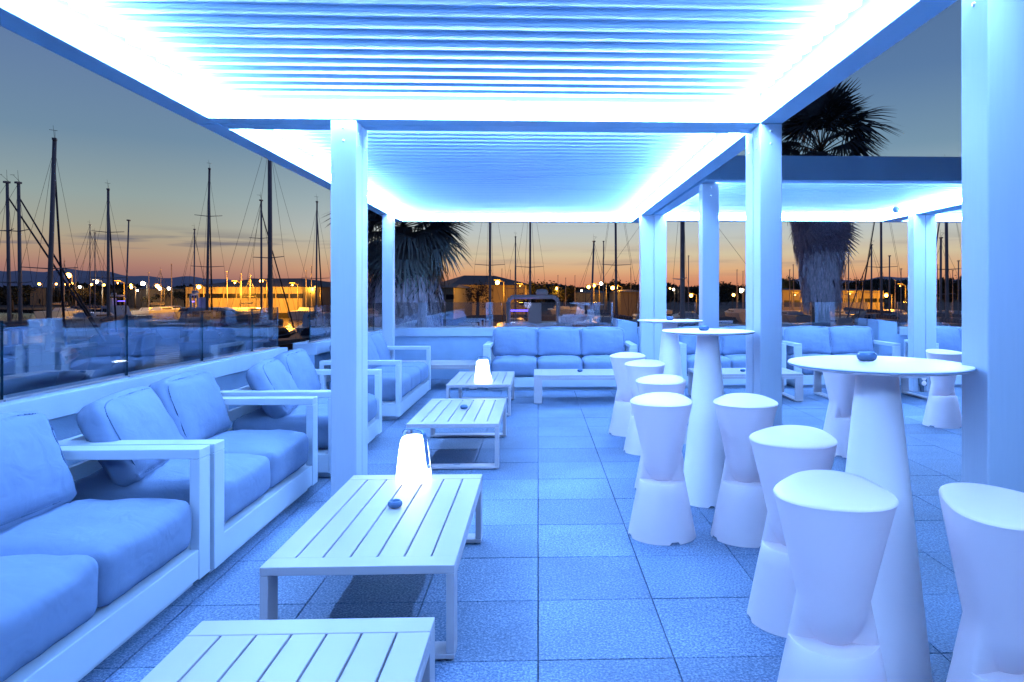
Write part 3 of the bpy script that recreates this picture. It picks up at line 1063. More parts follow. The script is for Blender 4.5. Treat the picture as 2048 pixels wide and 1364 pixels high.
def palm(label, x, y, zc, skirt_top, skirt_bot, rt, rb, n, fs, seed, emin=-65, ndry=0, dry_z=0.0):
    rnd = random.Random(seed)
    t = thing('fan_palm', label, 'palm tree', (x, y, QUAY), 0, 'fan palms beyond the back parapet')
    bm = bmesh.new()
    tube(bm, (0, 0, -0.3), (0, 0, zc - QUAY), 0.26, 0.16, 12)
    obj('trunk', bm, 'bark', t)
    bm = bmesh.new()
    for k in range(2600):
        z1 = rnd.uniform(skirt_bot + 0.3, skirt_top)
        a = rnd.uniform(0, 2 * math.pi)
        f = (z1 - skirt_bot) / (skirt_top - skirt_bot)
        r1 = (rb + (rt - rb) * f ** 1.6) * rnd.uniform(0.55, 0.98)
        ln = rnd.uniform(0.35, 0.75)
        f2 = max(0, f - ln / (skirt_top - skirt_bot))
        r2 = (rb + (rt - rb) * f2 ** 1.6) * rnd.uniform(0.85, 1.25)
        z2 = z1 - ln
        a2 = a + rnd.uniform(-0.12, 0.12)
        w = rnd.uniform(0.008, 0.034)
        p1 = Vector((r1 * math.cos(a), r1 * math.sin(a), z1 - QUAY))
        p2 = Vector((r2 * math.cos(a2), r2 * math.sin(a2), z2 - QUAY))
        s = Vector((-math.sin(a + rnd.uniform(-0.7, 0.7)), math.cos(a), 0)) * w
        m_ = (p1 + p2) / 2 + Vector((math.cos(a), math.sin(a), 0)) * 0.04
        v = [bm.verts.new(q) for q in (p1 - s, p1 + s, m_ + s, m_ - s, p2)]
        bm.faces.new((v[0], v[1], v[2], v[3]))
        bm.faces.new((v[3], v[2], v[4]))
    lathe(bm, [(rb * 0.55, skirt_bot + 0.2 - QUAY), (rb * 0.7, skirt_bot + 0.6 * (skirt_top - skirt_bot) - QUAY), (rt * 0.7, skirt_top - QUAY), (0, skirt_top + 0.1 - QUAY)], 16)
    o = obj('dead_frond_skirt', bm, 'palm_dry', t)
    o['kind'] = 'stuff'
    for k in range(ndry):
        o = link('dry_frond', DRY[k % 2], t)
        o.matrix_local = (Matrix.Translation((0, 0, dry_z + rnd.uniform(-0.25, 0.25) - QUAY)) @ Matrix.Rotation(R(k * 137.5), 4, 'Z')
                          @ Matrix.Rotation(R(rnd.uniform(56, 78)), 4, 'Y') @ Matrix.Rotation(R(rnd.uniform(-30, 30)), 4, 'X') @ Matrix.Scale(fs * rnd.uniform(0.7, 0.95), 4))
    for k in range(n):
        f = (k + 0.5) / n
        el = 82 + (emin - 82) * f + rnd.uniform(-8, 8)
        az_ = k * 137.5 + rnd.uniform(-15, 15)
        me = FRONDS[min(3, int(f * 4))]
        s = fs * rnd.uniform(0.85, 1.12)
        o = link('frond', me, t, (0, 0, zc - QUAY + 0.2 * (0.5 - f)))
        o.matrix_local = (Matrix.Translation((0, 0, zc - QUAY + 0.25 * (0.5 - f))) @ Matrix.Rotation(R(az_), 4, 'Z')
                          @ Matrix.Rotation(R(-el), 4, 'Y') @ Matrix.Rotation(R(rnd.uniform(-35, 35)), 4, 'X') @ Matrix.Scale(s, 4))
    return t
x, y = ray(808, 13.6)
palm('drooping fan palm right of the far left post, its thatch against the back glass', x, y, zat(455, 13.6), zat(540, 13.6), QUAY + 0.2, 0.75, 0.50, 60, 0.95, 3, -78, 14, zat(500, 13.6))
x, y = ray(1642, 17.0)
palm('tall fan palm with a shaggy skirt rising above the back right pergola', x, y, zat(305, 17), zat(335, 17), zat(610, 17), 0.95, 0.40, 36, 1.15, 5, -30, 34, zat(395, 17))

# ---------------------------------------------------------------- sailing boats
def hull_mesh(name, L, B, Hh, mat):
    bm = bmesh.new()
    N = 14
    secs = []
    for i in range(N + 1):
        f = i / N
        x = -L / 2 + L * f
        w = B / 2 * (0.72 + 0.28 * math.sin(f * math.pi)) * (1 - max(0, (f - 0.45) / 0.55) ** 2.2) + 0.02
        sh = Hh * (1 + 0.22 * max(0, f - 0.4))
        secs.append([(x, -w, sh), (x + 0.05, -w * 0.86, Hh * 0.35), (x, -w * 0.45, -0.15), (x, w * 0.45, -0.15), (x + 0.05, w * 0.86, Hh * 0.35), (x, w, sh)])
    V = [[bm.verts.new(p) for p in s] for s in secs]
    for A, B_ in zip(V[:-1], V[1:]):
        for k in range(5):
            f = bm.faces.new((A[k], A[k + 1], B_[k + 1], B_[k]))
        bm.faces.new((A[5], A[0], B_[0], B_[5]))
    bm.faces.new(V[0]); bm.faces.new(V[-1][::-1])
    return mesh(name, bm, mat, sharp=R(40))
HULLS = [hull_mesh('hull', 9.5, 3.0, 1.15, 'hull'), hull_mesh('hull', 8.2, 2.7, 1.0, 'hull_dark'), hull_mesh('hull', 11, 3.4, 1.25, 'hull')]
bm = bmesh.new()
box(bm, -1.8, 2.0, -0.8, 0.8, 0, 0.5)
for v in bm.verts:
    if v.co.z > 0.2:
        v.co.x = v.co.x * 0.8
        v.co.y *= 0.75
bmesh.ops.bevel(bm, geom=list(bm.edges), offset=0.06, segments=2, affect='EDGES')
CABIN = mesh('cabin', bm, 'hull')
CABIN_DARK = CABIN.copy()
CABIN_DARK.materials.clear()
CABIN_DARK.materials.append(M['hull_dark'])
bm = bmesh.new()
box(bm, -1.2, 1.2, -0.79, 0.79, 0.16, 0.32)
CABWIN = mesh('cabin_window', bm, 'window_dark')

def sailboat(label, px, d, ytop, mr=0.075, lean=0.0, head=None, jib=True, detail=2, group='sailing boats in the marina', spread=(0.42, 0.72), px0=None):
    x, y = ray(px if px0 is None else px0, d)
    rnd = random.Random(int(px * 7 + d))
    head = rnd.choice([80, 95, 100, 60, 120]) if head is None else head
    hi = 1 if (px < 660 and d < 50) else rnd.choice([0, 0, 2])
    t = thing('sailboat', label, 'sailboat', (x, y, WATER), R(head), group)
    hl = link('hull', HULLS[hi], t)
    c = link('cabin', CABIN_DARK if hi == 1 else CABIN, hl, (0.3, 0, [1.1, 0.95, 1.2][hi]))
    link('cabin_window', CABWIN, hl, (0.3, 0, [1.1, 0.95, 1.2][hi]))
    top = zat(ytop, d) - WATER
    ca, sa = math.cos(R(head)), math.sin(R(head))
    # lean is sideways in the picture (world x), turned into the boat's own axes
    dx = math.tan(R(lean)) * top
    lx, ly = dx * ca, -dx * sa
    def at_h(f):
        return Vector((lx * f, ly * f, 1.0 + (top - 1.0) * f))
    bm = bmesh.new()
    tube(bm, at_h(0), at_h(1), mr, mr * 0.72, 8)
    box(bm, at_h(1).x - 0.13, at_h(1).x + 0.10, at_h(1).y - 0.07, at_h(1).y + 0.07, top - 0.03, top + 0.05)
    m = obj('mast', bm, 'alu', t)
    if detail > 0:
        bm = bmesh.new()
        p = at_h(1)
        tube(bm, p, p + Vector((0.0, 0.05, 0.55)), 0.008, 0.005, 4)
        tube(bm, p + Vector((0.1, 0, 0.02)), p + Vector((-0.25, -0.05, 0.3)), 0.008, 0.006, 4)
        tube(bm, p + Vector((-0.25, -0.13, 0.3)), p + Vector((-0.25, 0.13, 0.32)), 0.010, 0.010, 4)
        obj('masthead_gear', bm, 'stay', m)
        # spreaders reach sideways in the boat
        for f in spread[:detail]:
            bm = bmesh.new()
            q = at_h(f)
            w = 0.95 * (1.15 - 0.5 * f)
            tube(bm, q, q + Vector((-0.12, w, 0.05)), 0.024, 0.016, 5)
            tube(bm, q, q + Vector((-0.12, -w, 0.05)), 0.024, 0.016, 5)
            obj('spreader', bm, 'alu', m)
        sr = 0.0065 * max(1.0, d / 34)
        for sgn in (-1, 1):
            bm = bmesh.new()
            w0 = 0.95 * (1.15 - 0.5 * spread[0])
            pts = [Vector((0.7, sgn * 1.25, 1.1)), at_h(spread[0]) + Vector((-0.12, sgn * w0, 0.05)), at_h(0.96)]
            path(bm, pts, sr, 4)
            tube(bm, (0.5, sgn * 1.2, 1.1), at_h(spread[0]), sr, sr, 4)
            obj('shroud', bm, 'stay', m)
        hL = [4.6, 3.9, 5.3][hi]
        bm = bmesh.new()
        tube(bm, (hL, 0, 1.35), at_h(0.92), 0.055 if jib else sr, 0.03 if jib else sr, 6)
        obj('furled_jib' if jib else 'forestay', bm, 'sail' if jib else 'stay', m)
        bm = bmesh.new()
        tube(bm, (-hL, 0, 1.15), at_h(1.0), sr, sr, 4)
        obj('backstay', bm, 'stay', m)
        bm = bmesh.new()
        tube(bm, (0.8, 0, 2.1), (-3.2, 0.05, 2.2), 0.06, 0.05, 8)
        b = obj('boom', bm, 'alu', m)
        bm = bmesh.new()
        for i in range(8):
            f0, f1 = i / 8, (i + 1) / 8
            tube(bm, (0.7 - 3.7 * f0, 0, 2.28 + 0.02 * (i % 2)), (0.7 - 3.7 * f1, 0, 2.28 + 0.02 * ((i + 1) % 2)), 0.17 - 0.09 * f0, 0.17 - 0.09 * f1, 8)
        obj('sail_cover', bm, 'sail', m)
    return t

SB = 'sailboat with a bare mast'
L_ = 'left glass railing'
boats = [
    (20, 30, 365, .085, -0.8, 60, True, 2, 'sailboat mast leftmost in the picture, of equal height with its neighbour'),
    (42, 30, 366, .085, -0.7, 70, True, 2, 'sailboat mast second from the left, close beside the leftmost one'),
    (95, 27, 279, .100, 1.6, 115, True, 1, 'sailboat with the tallest mast at the left, leaning right with a thick furled jib'),
    (180, 75, 450, .06, 0, 90, False, 1, 'small distant sailboat with a thin mast right of the tallest left mast'),
    (190, 72, 466, .06, 0, 90, False, 1, 'shortest thin distant mast just left of the upright mid-left mast'),
    (217, 38, 379, .085, -0.1, 115, True, 2, 'sailboat with an upright mast and one crosstree, midway in the left sky'),
    (250, 44, 441, .06, 1.6, 95, False, 0, 'sailboat with a thin leaning mast right of the upright mid-left mast'),
    (343, 120, 528, .10, 0, 90, False, 0, 'tiny distant sailboat with a pale mast left of the yellow building'),
    (388, 62, 459, .075, 0.3, 95, False, 1, 'sailboat with a shorter mast over the left end of the yellow building'),
    (413, 42, 338, .085, 0.9, 110, True, 2, 'sailboat with a tall mast and crosstrees before the yellow building'),
    (523, 44, 401, .075, -0.1, 80, True, 2, 'sailboat with a crosstree near its masthead, left of the thick mast'),
    (541, 33, 262, .12, -0.2, 70, False, 1, 'sailboat with the thickest mast in the left sky, cut by the pergola beam'),
    (632, 46, 404, .065, 0.4, 100, True, 1, 'sailboat with a black mast just left of the near left post'),
    (980, 42, 330, .085, 0, 90, False, 2, 'sailboat with the mast standing just right of the drooping palm'),
    (1031, 58, 474, .065, 0, 90, False, 1, 'sailboat with a short mast between two tall ones, over the orange wall'),
    (1060, 46, 350, .08, 0.1, 85, False, 2, 'sailboat with a tall mast behind the boat with the white arch'),
    (1181, 50, 483, .09, 1.9, 110, False, 1, 'sailboat with a clearly leaning mast right of centre'),
    (1207, 60, 483, .06, 0, 90, False, 0, 'sailboat with a thin upright mast right of the leaning one'),
    (1233, 42, 330, .085, -0.4, 100, False, 2, 'sailboat with a tall mast left of the far double post'),
    (1283, 70, 516, .055, 0, 90, False, 1, 'sailboat with a short mast touching the left side of the far double post'),
    (1365, 27, 330, .11, 0, 5, False, 2, 'sailboat with a thick mast and wide crosstrees between the two middle posts'),
    (1377, 75, 512, .06, 0, 90, False, 0, 'small distant mast just right of the thick mast between middle posts'),
    (1474, 95, 540, .06, 0, 90, False, 0, 'tiny mast left of two beside the near right double post'),
    (1486, 95, 543, .06, 0, 90, False, 0, 'tiny mast right of two beside the near right double post'),
    (1680, 60, 500, .08, 0, 90, False, 0, 'sailboat mast standing right at the edge of the shaggy palm'),
    (1697, 62, 508, .07, 0, 90, False, 1, 'sailboat mast second to the right of the shaggy palm'),
    (1743, 55, 490, .08, 0, 90, True, 1, 'sailboat mast left of the tallest mast in the right gap'),
    (1763, 42, 340, .085, -0.2, 80, True, 1, 'sailboat with the tallest mast in the gap right of the shaggy palm'),
    (1779, 58, 512, .075, 0, 90, False, 0, 'sailboat mast right of the tallest in that right gap'),
    (1802, 70, 538, .06, 0, 90, False, 0, 'short sailboat mast beside the far right double post'),
    (1868, 50, 496, .07, 0, 90, True, 0, 'sailboat mast leftmost in the narrow gap at the far right'),
    (1881, 45, 476, .09, 0.2, 90, False, 1, 'sailboat mast with a T-shaped head in the far right gap'),
    (1895, 36, 330, .10, -0.5, 75, True, 1, 'sailboat with a thick tall mast in the far right gap'),
    (1917, 60, 522, .065, 0, 90, False, 0, 'short sailboat mast rightmost, against the near right post'),
]
nth = ['first', 'second', 'third', 'fourth', 'fifth', 'sixth', 'seventh', 'eighth', 'ninth', 'tenth']
for k, (px, yt) in enumerate(((128, 522), (152, 535), (298, 545), (322, 540), (455, 543), (482, 548), (500, 552), (612, 541), (624, 532))):
    boats.append((px, 105, yt, .055, random.uniform(-0.8, 0.8), 90, False, 1 if k % 3 == 0 else 0, 'tiny distant mast above the left railing, %s of the tiny ones from the left' % nth[k]))
for k, (px, yt) in enumerate(((1003, 538), (1020, 540), (1116, 551), (1131, 556), (1150, 551), (1262, 536), (1320, 545))):
    boats.append((px, 110, yt, .055, random.uniform(-0.8, 0.8), 90, False, 0, 'tiny distant mast over the centre trees, %s of the tiny ones from the left' % nth[k]))
for k, (px, yt) in enumerate(((1580, 540), (1588, 530), (1692, 530), (1712, 556), (1725, 548), (1790, 560), (1874, 530), (1906, 541))):
    boats.append((px, 85, yt, .06, random.uniform(-0.8, 0.8), 90, False, 0, 'tiny distant mast at the right, %s of the tiny ones from the shaggy palm on' % nth[k]))
for px, d, yt, mr_, lean, head, jib, det, lab in boats:
    sailboat(lab, px, d, yt, mr_, lean, head, jib, det)

# ---------------------------------------------------------------- motor boats
def motorboat(label, px, d, head, s=1.0, arch=True, dark=False, zlift=0.0):
    x, y = ray(px, d)
    t = thing('motorboat', label, 'motorboat', (x, y, WATER), R(head), 'motor boats in the marina')
    t.scale = (s, s, s)
    hl = link('hull', HULLS[1] if dark else HULLS[0], t)
    bm = bmesh.new()
    pr = [(-2.2, 0.0), (2.2, 0.0), (1.2, 1.0), (-1.6, 1.05)]
    A = [bm.verts.new((px_, -1.05, 1.1 + z)) for px_, z in pr]
    B = [bm.verts.new((px_, 1.05, 1.1 + z)) for px_, z in pr]
    bm.faces.new(A); bm.faces.new(B[::-1])
    for k in range(4):
        bm.faces.new((A[k], B[k], B[(k + 1) % 4], A[(k + 1) % 4]))
    bmesh.ops.bevel(bm, geom=list(bm.edges), offset=0.08, segments=2, affect='EDGES')
    cb = obj('cabin', bm, 'hull_dark' if dark else 'hull', t)
    for k in range(3):
        bxo('window', (-1.35 + k * 0.9, -0.65 + k * 0.9, -1.062, -1.052, 1.45, 1.85), 'window_dark', cb)
        bxo('window', (-1.35 + k * 0.9, -0.65 + k * 0.9, 1.052, 1.062, 1.45, 1.85), 'window_dark', cb)
    bm = bmesh.new()
    ws = [bm.verts.new(p) for p in ((2.13, -0.8, 1.25), (2.13, 0.8, 1.25), (1.42, 0.75, 1.95), (1.42, -0.75, 1.95))]
    bm.faces.new(ws)
    bmesh.ops.solidify(bm, geom=list(bm.faces), thickness=0.03)
    obj('windscreen', bm, 'window_dark', cb)
    if arch:
        bm = bmesh.new()
        pts = [(-1.2, -1.0, 1.3), (-1.3, -1.0, 2.95), (-1.3, -0.92, 3.08), (-1.3, -0.8, 3.13), (-1.3, 0.8, 3.13), (-1.3, 0.92, 3.08), (-1.3, 1.0, 2.95), (-1.2, 1.0, 1.3)]
        path(bm, pts, 0.085, 8)
        obj('radar_arch', bm, 'hull', t)
        bm = bmesh.new()
        lathe(bm, [(0, 3.22), (0.22, 3.22), (0.26, 3.30), (0.2, 3.42), (0, 3.45)], 20, -1.3, 0.35)
        obj('radar_dome', bm, 'hull', t)
        bxo('courtesy_light', (-1.30, -1.24, -0.9, -0.1, 2.55, 2.62), 'blue_light', t)
        ld = bpy.data.lights.new('deck_light', 'POINT')
        ld.energy = 45
        ld.color = (0.55, 0.6, 1.0)
        ld.shadow_soft_size = 0.15
        lo = bpy.data.objects.new('deck_light', ld)
        C.objects.link(lo)
        lo.parent = t
        lo.location = (2.6, -0.5, 2.9)
        bxo('seat_tower', (-0.9, -0.4, -0.25, 0.25, 2.05, 2.9), 'hull', t, bev=0.03)
    bm = bmesh.new()
    for k in range(7):
        xx = 0.4 + k * 0.6
        yy = 1.35 * (1 - max(0, (xx - 1) / 4.2) ** 2.0)
        for sgn in (-1, 1):
            tube(bm, (xx, sgn * yy, 1.15), (xx, sgn * yy, 1.75), 0.015, 0.015, 4)
            if k < 6:
                x2 = xx + 0.6
                y2 = 1.35 * (1 - max(0, (x2 - 1) / 4.2) ** 2.0)
                tube(bm, (xx, sgn * yy, 1.75), (x2, sgn * y2, 1.75), 0.015, 0.015, 4)
    obj('bow_rail', bm, 'steel', t)
    return t
motorboat('white motorboat with a tubular arch, right behind the back glass at centre', 1072, 30, -85, 1.12)
motorboat('white motorboat behind the back glass, left of the one with the arch', 930, 31, -70, 1.0, False)
motorboat('white motorboat behind the back glass, right of the one with the arch', 1190, 29, -100, 1.0, False)
motorboat('white motorboat with a tubular frame before the yellow building', 425, 62, 12, 1.15, True, False)
motorboat('dark motorboat seen through the left glass below the yellow building', 470, 48, 170, 1.0, False, True)
motorboat('motorboat under the orange lights at the left, before the lamp posts', 215, 78, 160, 1.1, True)
motorboat('white motorboat in the slot between the left railing panels', 640, 56, 100, 1.0, False, False)
motorboat('motorboat in the gap beside the left stub pillar', 1262, 40, 80, 1.0, False, True)
motorboat('white motorboat behind the back glass between the middle posts', 1420, 34, 200, 1.0, False)
motorboat('white motorboat behind the glass under the shaggy palm', 1600, 36, 150, 1.0, False)
motorboat('white motorboat under the trees right of the shaggy palm', 1750, 60, 170, 1.0, False)

# ---------------------------------------------------------------- buildings across the water
LAND = WATER + 0.6
def warehouse(label, px0, px1, d0, d1, ytop, winband=None, roof=0.5, panels=8, name='warehouse', mat='warehouse', depth=22):
    a, b = Vector((*ray(px0, d0), 0)), Vector((*ray(px1, d1), 0))
    L = (b - a).length
    ang = math.atan2(b.y - a.y, b.x - a.x)
    h = zat(ytop, (d0 + d1) / 2) - LAND
    t = thing(name, label, 'building', (a.x, a.y, LAND), ang)
    for k in range(panels):
        x0, x1 = L * k / panels, L * (k + 1) / panels
        if winband:
            z0, z1 = winband[0] * h, winband[1] * h
            bxo('wall_panel', (x0 + 0.03, x1 - 0.03, 0, 0.3, 0, z0), mat, t)
            bxo('wall_panel', (x0 + 0.03, x1 - 0.03, 0, 0.3, z1, h), mat, t)
            w = bxo('window', (x0 + 0.22, x1 - 0.06, 0.12, 0.3, z0 + 0.002, z1 - 0.002), 'window_dark', t)
            bxo('wall_panel', (x0 + 0.03, x0 + 0.21, 0.003, 0.3, z0 + 0.002, z1 - 0.002), mat, t)
        else:
            bxo('wall_panel', (x0 + 0.03, x1 - 0.03, 0, 0.3, 0, h), mat, t)
    bxo('core', (0.05, L - 0.05, 0.31, depth, 0, h - 0.05), 'roofing', t)
    bm = bmesh.new()
    v = [bm.verts.new(p) for p in ((-0.3, -0.3, h), (L + 0.3, -0.3, h), (L + 0.3, depth, h), (-0.3, depth, h), (L * 0.3, depth * 0.4, h + roof), (L * 0.72, depth * 0.4, h + roof))]
    for q in ((0, 1, 5, 4), (1, 2, 5), (2, 3, 4, 5), (3, 0, 4), (3, 2, 1, 0)):
        bm.faces.new([v[i] for i in q])
    obj('roof', bm, 'roofing', t)
    return t
warehouse('long yellow-lit two-storey harbour building with a dark window band at the left', 371, 604, 118, 112, 574, (0.56, 0.74), 1.6, 9)
warehouse('lower orange-lit building right of the long yellow one', 606, 720, 128, 128, 576, None, 0.3, 5)
warehouse('big orange-lit hall with a dark roof right of the drooping palm', 905, 1062, 100, 104, 570, None, 1.6, 6)
warehouse('small pale house close to the drooping palm', 868, 908, 84, 84, 575, (0.62, 0.78), 0.5, 2)
warehouse('low dim building behind the row of lamps at right of centre', 1150, 1215, 135, 135, 585, None, 0.6, 4)
warehouse('dark house with a lit window left of the far double post', 1240, 1290, 96, 96, 584, None, 0.4, 3)
warehouse('low orange-lit building left part behind the shaggy palm', 1565, 1620, 96, 96, 580, (0.35, 0.6), 0.3, 3)
warehouse('low pale lit building right of the shaggy palm', 1672, 1768, 100, 100, 581, (0.52, 0.68), 0.3, 7)
warehouse('dark distant shed at the far left shore', 60, 90, 190, 190, 576, None, 0.6, 2)
warehouse('dim long shed behind the left lamp posts', 296, 368, 160, 165, 578, None, 0.6, 4)
# ---------------------------------------------------------------- street lamps
def lamp(label, px, d, yh, kind='sodium', br=0.17, energy=0.0, arm=0.8, col=(1.0, 0.45, 0.08)):
    x, y = ray(px, d)
    h = zat(yh, d) - LAND
    t = thing('street_lamp', label, 'street lamp', (x, y, LAND), 0, 'street lamps along the harbour')
    bm = bmesh.new()
    tube(bm, (arm, 0, -0.2), (arm, 0, h + 0.1), 0.09, 0.06, 8)
    obj('pole', bm, 'lamp_pole', t)
    bm = bmesh.new()
    tube(bm, (arm, 0, h + 0.1), (-0.25, -0.05, h + 0.3), 0.045, 0.04, 6)
    box(bm, -0.45, 0.35, -0.17, 0.17, h + 0.26, h + 0.36)
    obj('arm', bm, 'lamp_pole', t)
    bm = bmesh.new()
    bmesh.ops.create_uvsphere(bm, u_segments=12, v_segments=8, radius=br, matrix=Matrix.Translation((0, -0.05, h)))
    obj('bulb', bm, kind, t)
    if energy:
        ld = bpy.data.lights.new('lamp_light', 'POINT')
        ld.energy = energy * 0.26
        ld.color = col
        ld.shadow_soft_size = 0.3
        lo = bpy.data.objects.new('lamp_light', ld)
        C.objects.link(lo)
        lo.parent = t
        lo.location = (0, -1.3, h - 0.3)
    return t
W_ = (1.0, 0.86, 0.62)
lamps = [
    (137, 150, 551, 'sodium', .55, 6000, 'tallest orange street lamp at the left, above two lower lights'),
    (132, 170, 568, 'sodium', .28, 0, 'left one of two low orange lamps under the tallest lamp'),
    (143, 170, 567, 'sodium', .36, 0, 'right one of two low orange lamps under the tallest lamp'),
    (79, 175, 568, 'sodium', .30, 0, 'orange street lamp left of the tallest left mast'),
    (102, 185, 569, 'sodium', .18, 0, 'small orange lamp just right of the tallest left mast'),
    (113, 185, 568, 'sodium', .26, 0, 'orange lamp second to the right of the tallest left mast'),
    (160, 160, 574, 'mercury', .26, 2500, 'yellowish lamp low right of the tallest lamp'),
    (183, 150, 569, 'sodium', .24, 0, 'orange lamp left of the white lamp on a pole'),
    (193, 95, 564, 'mercury', .20, 4500, 'white street lamp on a yellow-lit pole at the left'),
    (208, 165, 570, 'sodium', .26, 0, 'orange lamp right of the white lamp on a yellow pole'),
    (236, 90, 566, 'sodium', .08, 6000, 'unlit-looking yellow lamp pole with a flat top behind the left mast'),
    (262, 150, 570, 'sodium', .22, 0, 'orange lamp upper one of a close pair left of the star-bright lamp'),
    (263, 140, 575, 'sodium', .24, 3000, 'orange lamp lower one of a close pair left of the star-bright lamp'),
    (286, 140, 567, 'mercury', .40, 3000, 'brightest white street lamp at the left'),
    (275, 160, 581, 'mercury', .20, 0, 'small white lamp low left of the brightest white one'),
    (315, 130, 572, 'sodium', .34, 5000, 'orange street lamp right of the brightest white one'),
    (320, 130, 577, 'mercury', .26, 0, 'pale lamp just below the orange lamp near the dim shed'),
    (338, 150, 577, 'mercury', .30, 0, 'pale lamp beside the tiny pale mast'),
    (398, 112, 574, 'sodium', .30, 9000, 'orange lamp at the left end of the yellow building'),
    (470, 104, 566, 'sodium', .10, 12000, 'lamp pole before the middle of the yellow building'),
    (523, 106, 562, 'sodium', .26, 12000, 'orange lamp above the right half of the yellow building'),
    (585, 104, 570, 'sodium', .10, 10000, 'lamp pole before the right end of the yellow building'),
    (617, 120, 576, 'sodium', .16, 0, 'small lamp left of the black mast by the near left post'),
    (631, 116, 575, 'sodium', .24, 9000, 'orange lamp beside the black mast by the near left post'),
    (995, 88, 565, 'sodium', .26, 7000, 'orange street lamp before the big orange hall'),
    (1040, 92, 572, 'sodium', .06, 4000, 'faint lamp pole right of the orange hall lamp'),
    (1113, 120, 577, 'sodium', .24, 2000, 'orange lamp behind the white arch of the boat'),
    (1163, 130, 581, 'mercury', .14, 0, 'small pale lamp left of the row of lamps'),
    (1177, 105, 574, 'sodium', .24, 0, 'leftmost of the row of orange lamps right of centre'),
    (1188, 105, 571, 'sodium', .22, 3000, 'second of the row of orange lamps right of centre'),
    (1202, 105, 567, 'mercury', .24, 0, 'third and highest of the row of orange lamps right of centre'),
    (1225, 100, 576, 'sodium', .26, 0, 'fourth of the row of orange lamps right of centre'),
    (1233, 104, 575, 'sodium', .20, 4000, 'last of the row of lamps, beside the tall mast'),
    (1340, 120, 577, 'sodium', .14, 0, 'small lamp left in the gap between the middle posts'),
    (1347, 120, 579, 'mercury', .17, 0, 'pale lamp between two others in the gap between the middle posts'),
    (1382, 100, 591, 'sodium', .24, 2500, 'orange lamp right of the thick mast between the middle posts'),
    (1467, 125, 590, 'sodium', .26, 0, 'orange lamp left of the bright white one beside the near right post'),
    (1483, 120, 581, 'mercury', .36, 3500, 'bright white lamp beside the near right double post'),
    (1772, 95, 591, 'sodium', .22, 5000, 'orange lamp at the end of the low pale building'),
    (1700, 88, 588, 'sodium', .07, 5000, 'low lamp before the low pale building right of the shaggy palm'),
    (1590, 88, 590, 'sodium', .07, 3500, 'low lamp left of the shaggy palm trunk'),
    (1800, 100, 572, 'sodium', .06, 4000, 'lamp post with a side arm left of the far right double post'),
]
for px, d, yh, k, br, en, lab in lamps:
    lamp(lab, px, d, yh, k, br, en, col=W_ if k == 'mercury' else (1.0, 0.40, 0.03))

# ---------------------------------------------------------------- trees along the shore
def crown_mesh(seed, n=900):
    rnd = random.Random(seed)
    bm = bmesh.new()
    blobs = [(Vector((rnd.uniform(-0.6, 0.6), rnd.uniform(-0.6, 0.6), rnd.uniform(-0.35, 0.55))), rnd.uniform(0.28, 0.55)) for _ in range(9)]
    for k in range(n):
        c, r = rnd.choice(blobs)
        d = Vector((rnd.gauss(0, 1), rnd.gauss(0, 1), rnd.gauss(0, 0.8))).normalized() * r * rnd.uniform(0.5, 1.05)
        p = c + d
        a = Vector((rnd.gauss(0, 1), rnd.gauss(0, 1), rnd.gauss(0, 1))).normalized()
        b = a.orthogonal().normalized()
        s = rnd.uniform(0.04, 0.09)
        bm.faces.new([bm.verts.new(p + q * s) for q in (a, b * 0.6, -a, -b * 0.6)])
    return mesh('crown', bm, 'leaf', normals=False)
CROWNS = [crown_mesh(i) for i in range(4)]
def tree(label, px, d, ytop, wpx, group='dark trees along the shore'):
    x, y = ray(px, d)
    top = zat(ytop, d) - LAND
    w = wpx / 1398.0 * d
    t = thing('tree', label, 'tree', (x, y, LAND), random.uniform(0, 6), group)
    bm = bmesh.new()
    tube(bm, (0, 0, -0.2), (0.1, 0, top * 0.62), 0.25, 0.12, 8)
    tube(bm, (0.05, 0, top * 0.35), (w * 0.2, w * 0.1, top * 0.7), 0.12, 0.06, 6)
    tube(bm, (0.05, 0, top * 0.4), (-w * 0.2, -w * 0.08, top * 0.72), 0.12, 0.06, 6)
    obj('trunk', bm, 'bark', t)
    o = link('crown', random.choice(CROWNS), t, (0, 0, top * 0.60))
    o.scale = (w / 2, w / 2, top * 0.42)
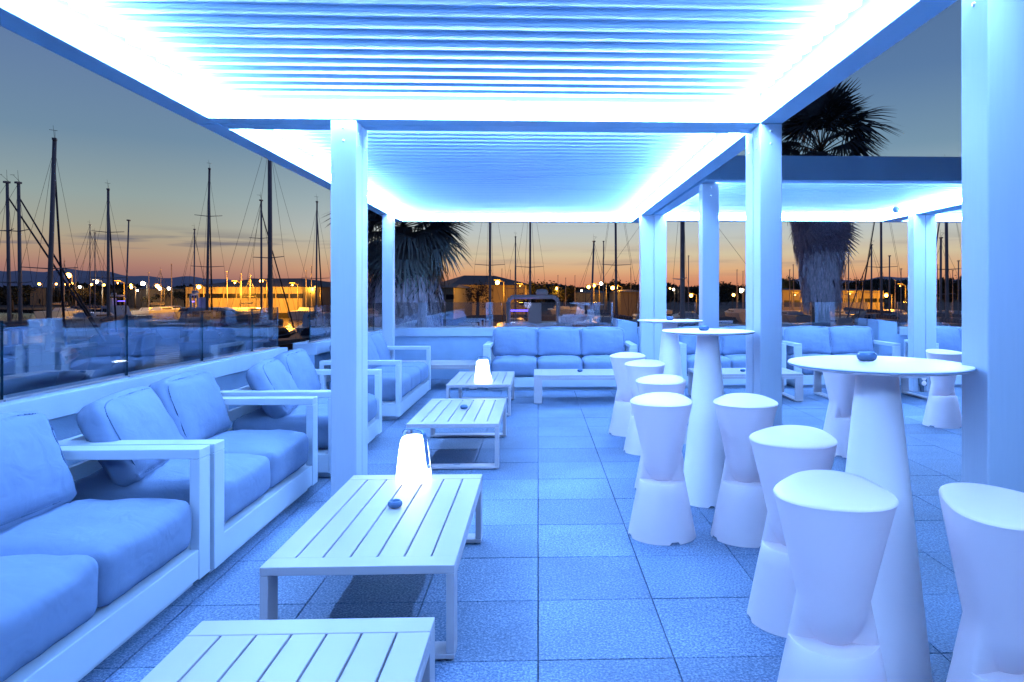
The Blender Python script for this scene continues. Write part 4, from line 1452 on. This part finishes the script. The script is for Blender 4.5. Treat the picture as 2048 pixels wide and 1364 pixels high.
trees = [
    (25, 130, 570, 90, 'broad dark tree at the left edge of the shore'),
    (128, 140, 585, 30, 'small yellow-green lit bush beneath the tallest lamp'),
    (165, 150, 572, 50, 'dark tree left of the white lamp on a pole'),
    (205, 120, 590, 26, 'round lit bush right of the white lamp pole'),
    (240, 150, 574, 50, 'dark tree behind the upright mid-left mast'),
    (300, 140, 590, 30, 'small tree by the brightest white lamp'),
    (345, 160, 576, 60, 'dark tree left of the yellow building'),
    (955, 78, 562, 62, 'dark round tree before the left half of the orange hall'),
    (1075, 96, 556, 72, 'dark tree at the right end of the orange hall'),
    (1130, 120, 570, 60, 'dark tree behind the arch of the motorboat'),
    (1060, 85, 585, 50, 'low dark tree below the orange hall roof'),
    (1245, 120, 556, 60, 'pine-like dark tree left of the far double post'),
    (1340, 140, 565, 60, 'dark tree left in the gap between the middle posts'),
    (1400, 150, 568, 60, 'dark tree right in the gap between the middle posts'),
    (1465, 140, 561, 80, 'broad dark tree beside the near right double post'),
    (1575, 120, 548, 44, 'dark tree left of the shaggy palm'),
    (1700, 140, 552, 60, 'dark tree just right of the shaggy palm'),
    (1745, 150, 558, 60, 'dark tree behind the tallest right mast'),
    (1790, 140, 555, 70, 'dark tree left of the far right double post'),
    (1890, 130, 548, 90, 'dark tree in the narrow gap at the far right'),
]
for px, d, yt, w, lab in trees:
    tree(lab, px, d, yt, w)
# the wood behind, one mass
rnd = random.Random(11)
bm = bmesh.new()
for k in range(16000):
    px = rnd.uniform(-250, 2350)
    d = rnd.uniform(190, 235)
    base = 571 + 3.5 * math.sin(px / 43.0) + 3 * math.sin(px / 17.0 + 2) + (3 if px < 700 else 0) + (-8 if px > 1550 else 0)
    x, y = ray(px, d)
    zt = zat(base, d)
    z = LAND + (zt - LAND) * rnd.random() ** 0.6
    p = Vector((x, y, z))
    a = Vector((rnd.gauss(0, 1), rnd.gauss(0, 1), rnd.gauss(0, 1))).normalized()
    b = a.orthogonal().normalized()
    s = rnd.uniform(0.5, 1.3)
    bm.faces.new([bm.verts.new(p + q * s) for q in (a, b * 0.7, -a, -b * 0.7)])
me = mesh('wood', bm, 'leaf', normals=False)
o = link('far_wood', me)
o['kind'] = 'stuff'
tag(o, 'dark mass of distant trees along the horizon behind the harbour', 'trees')
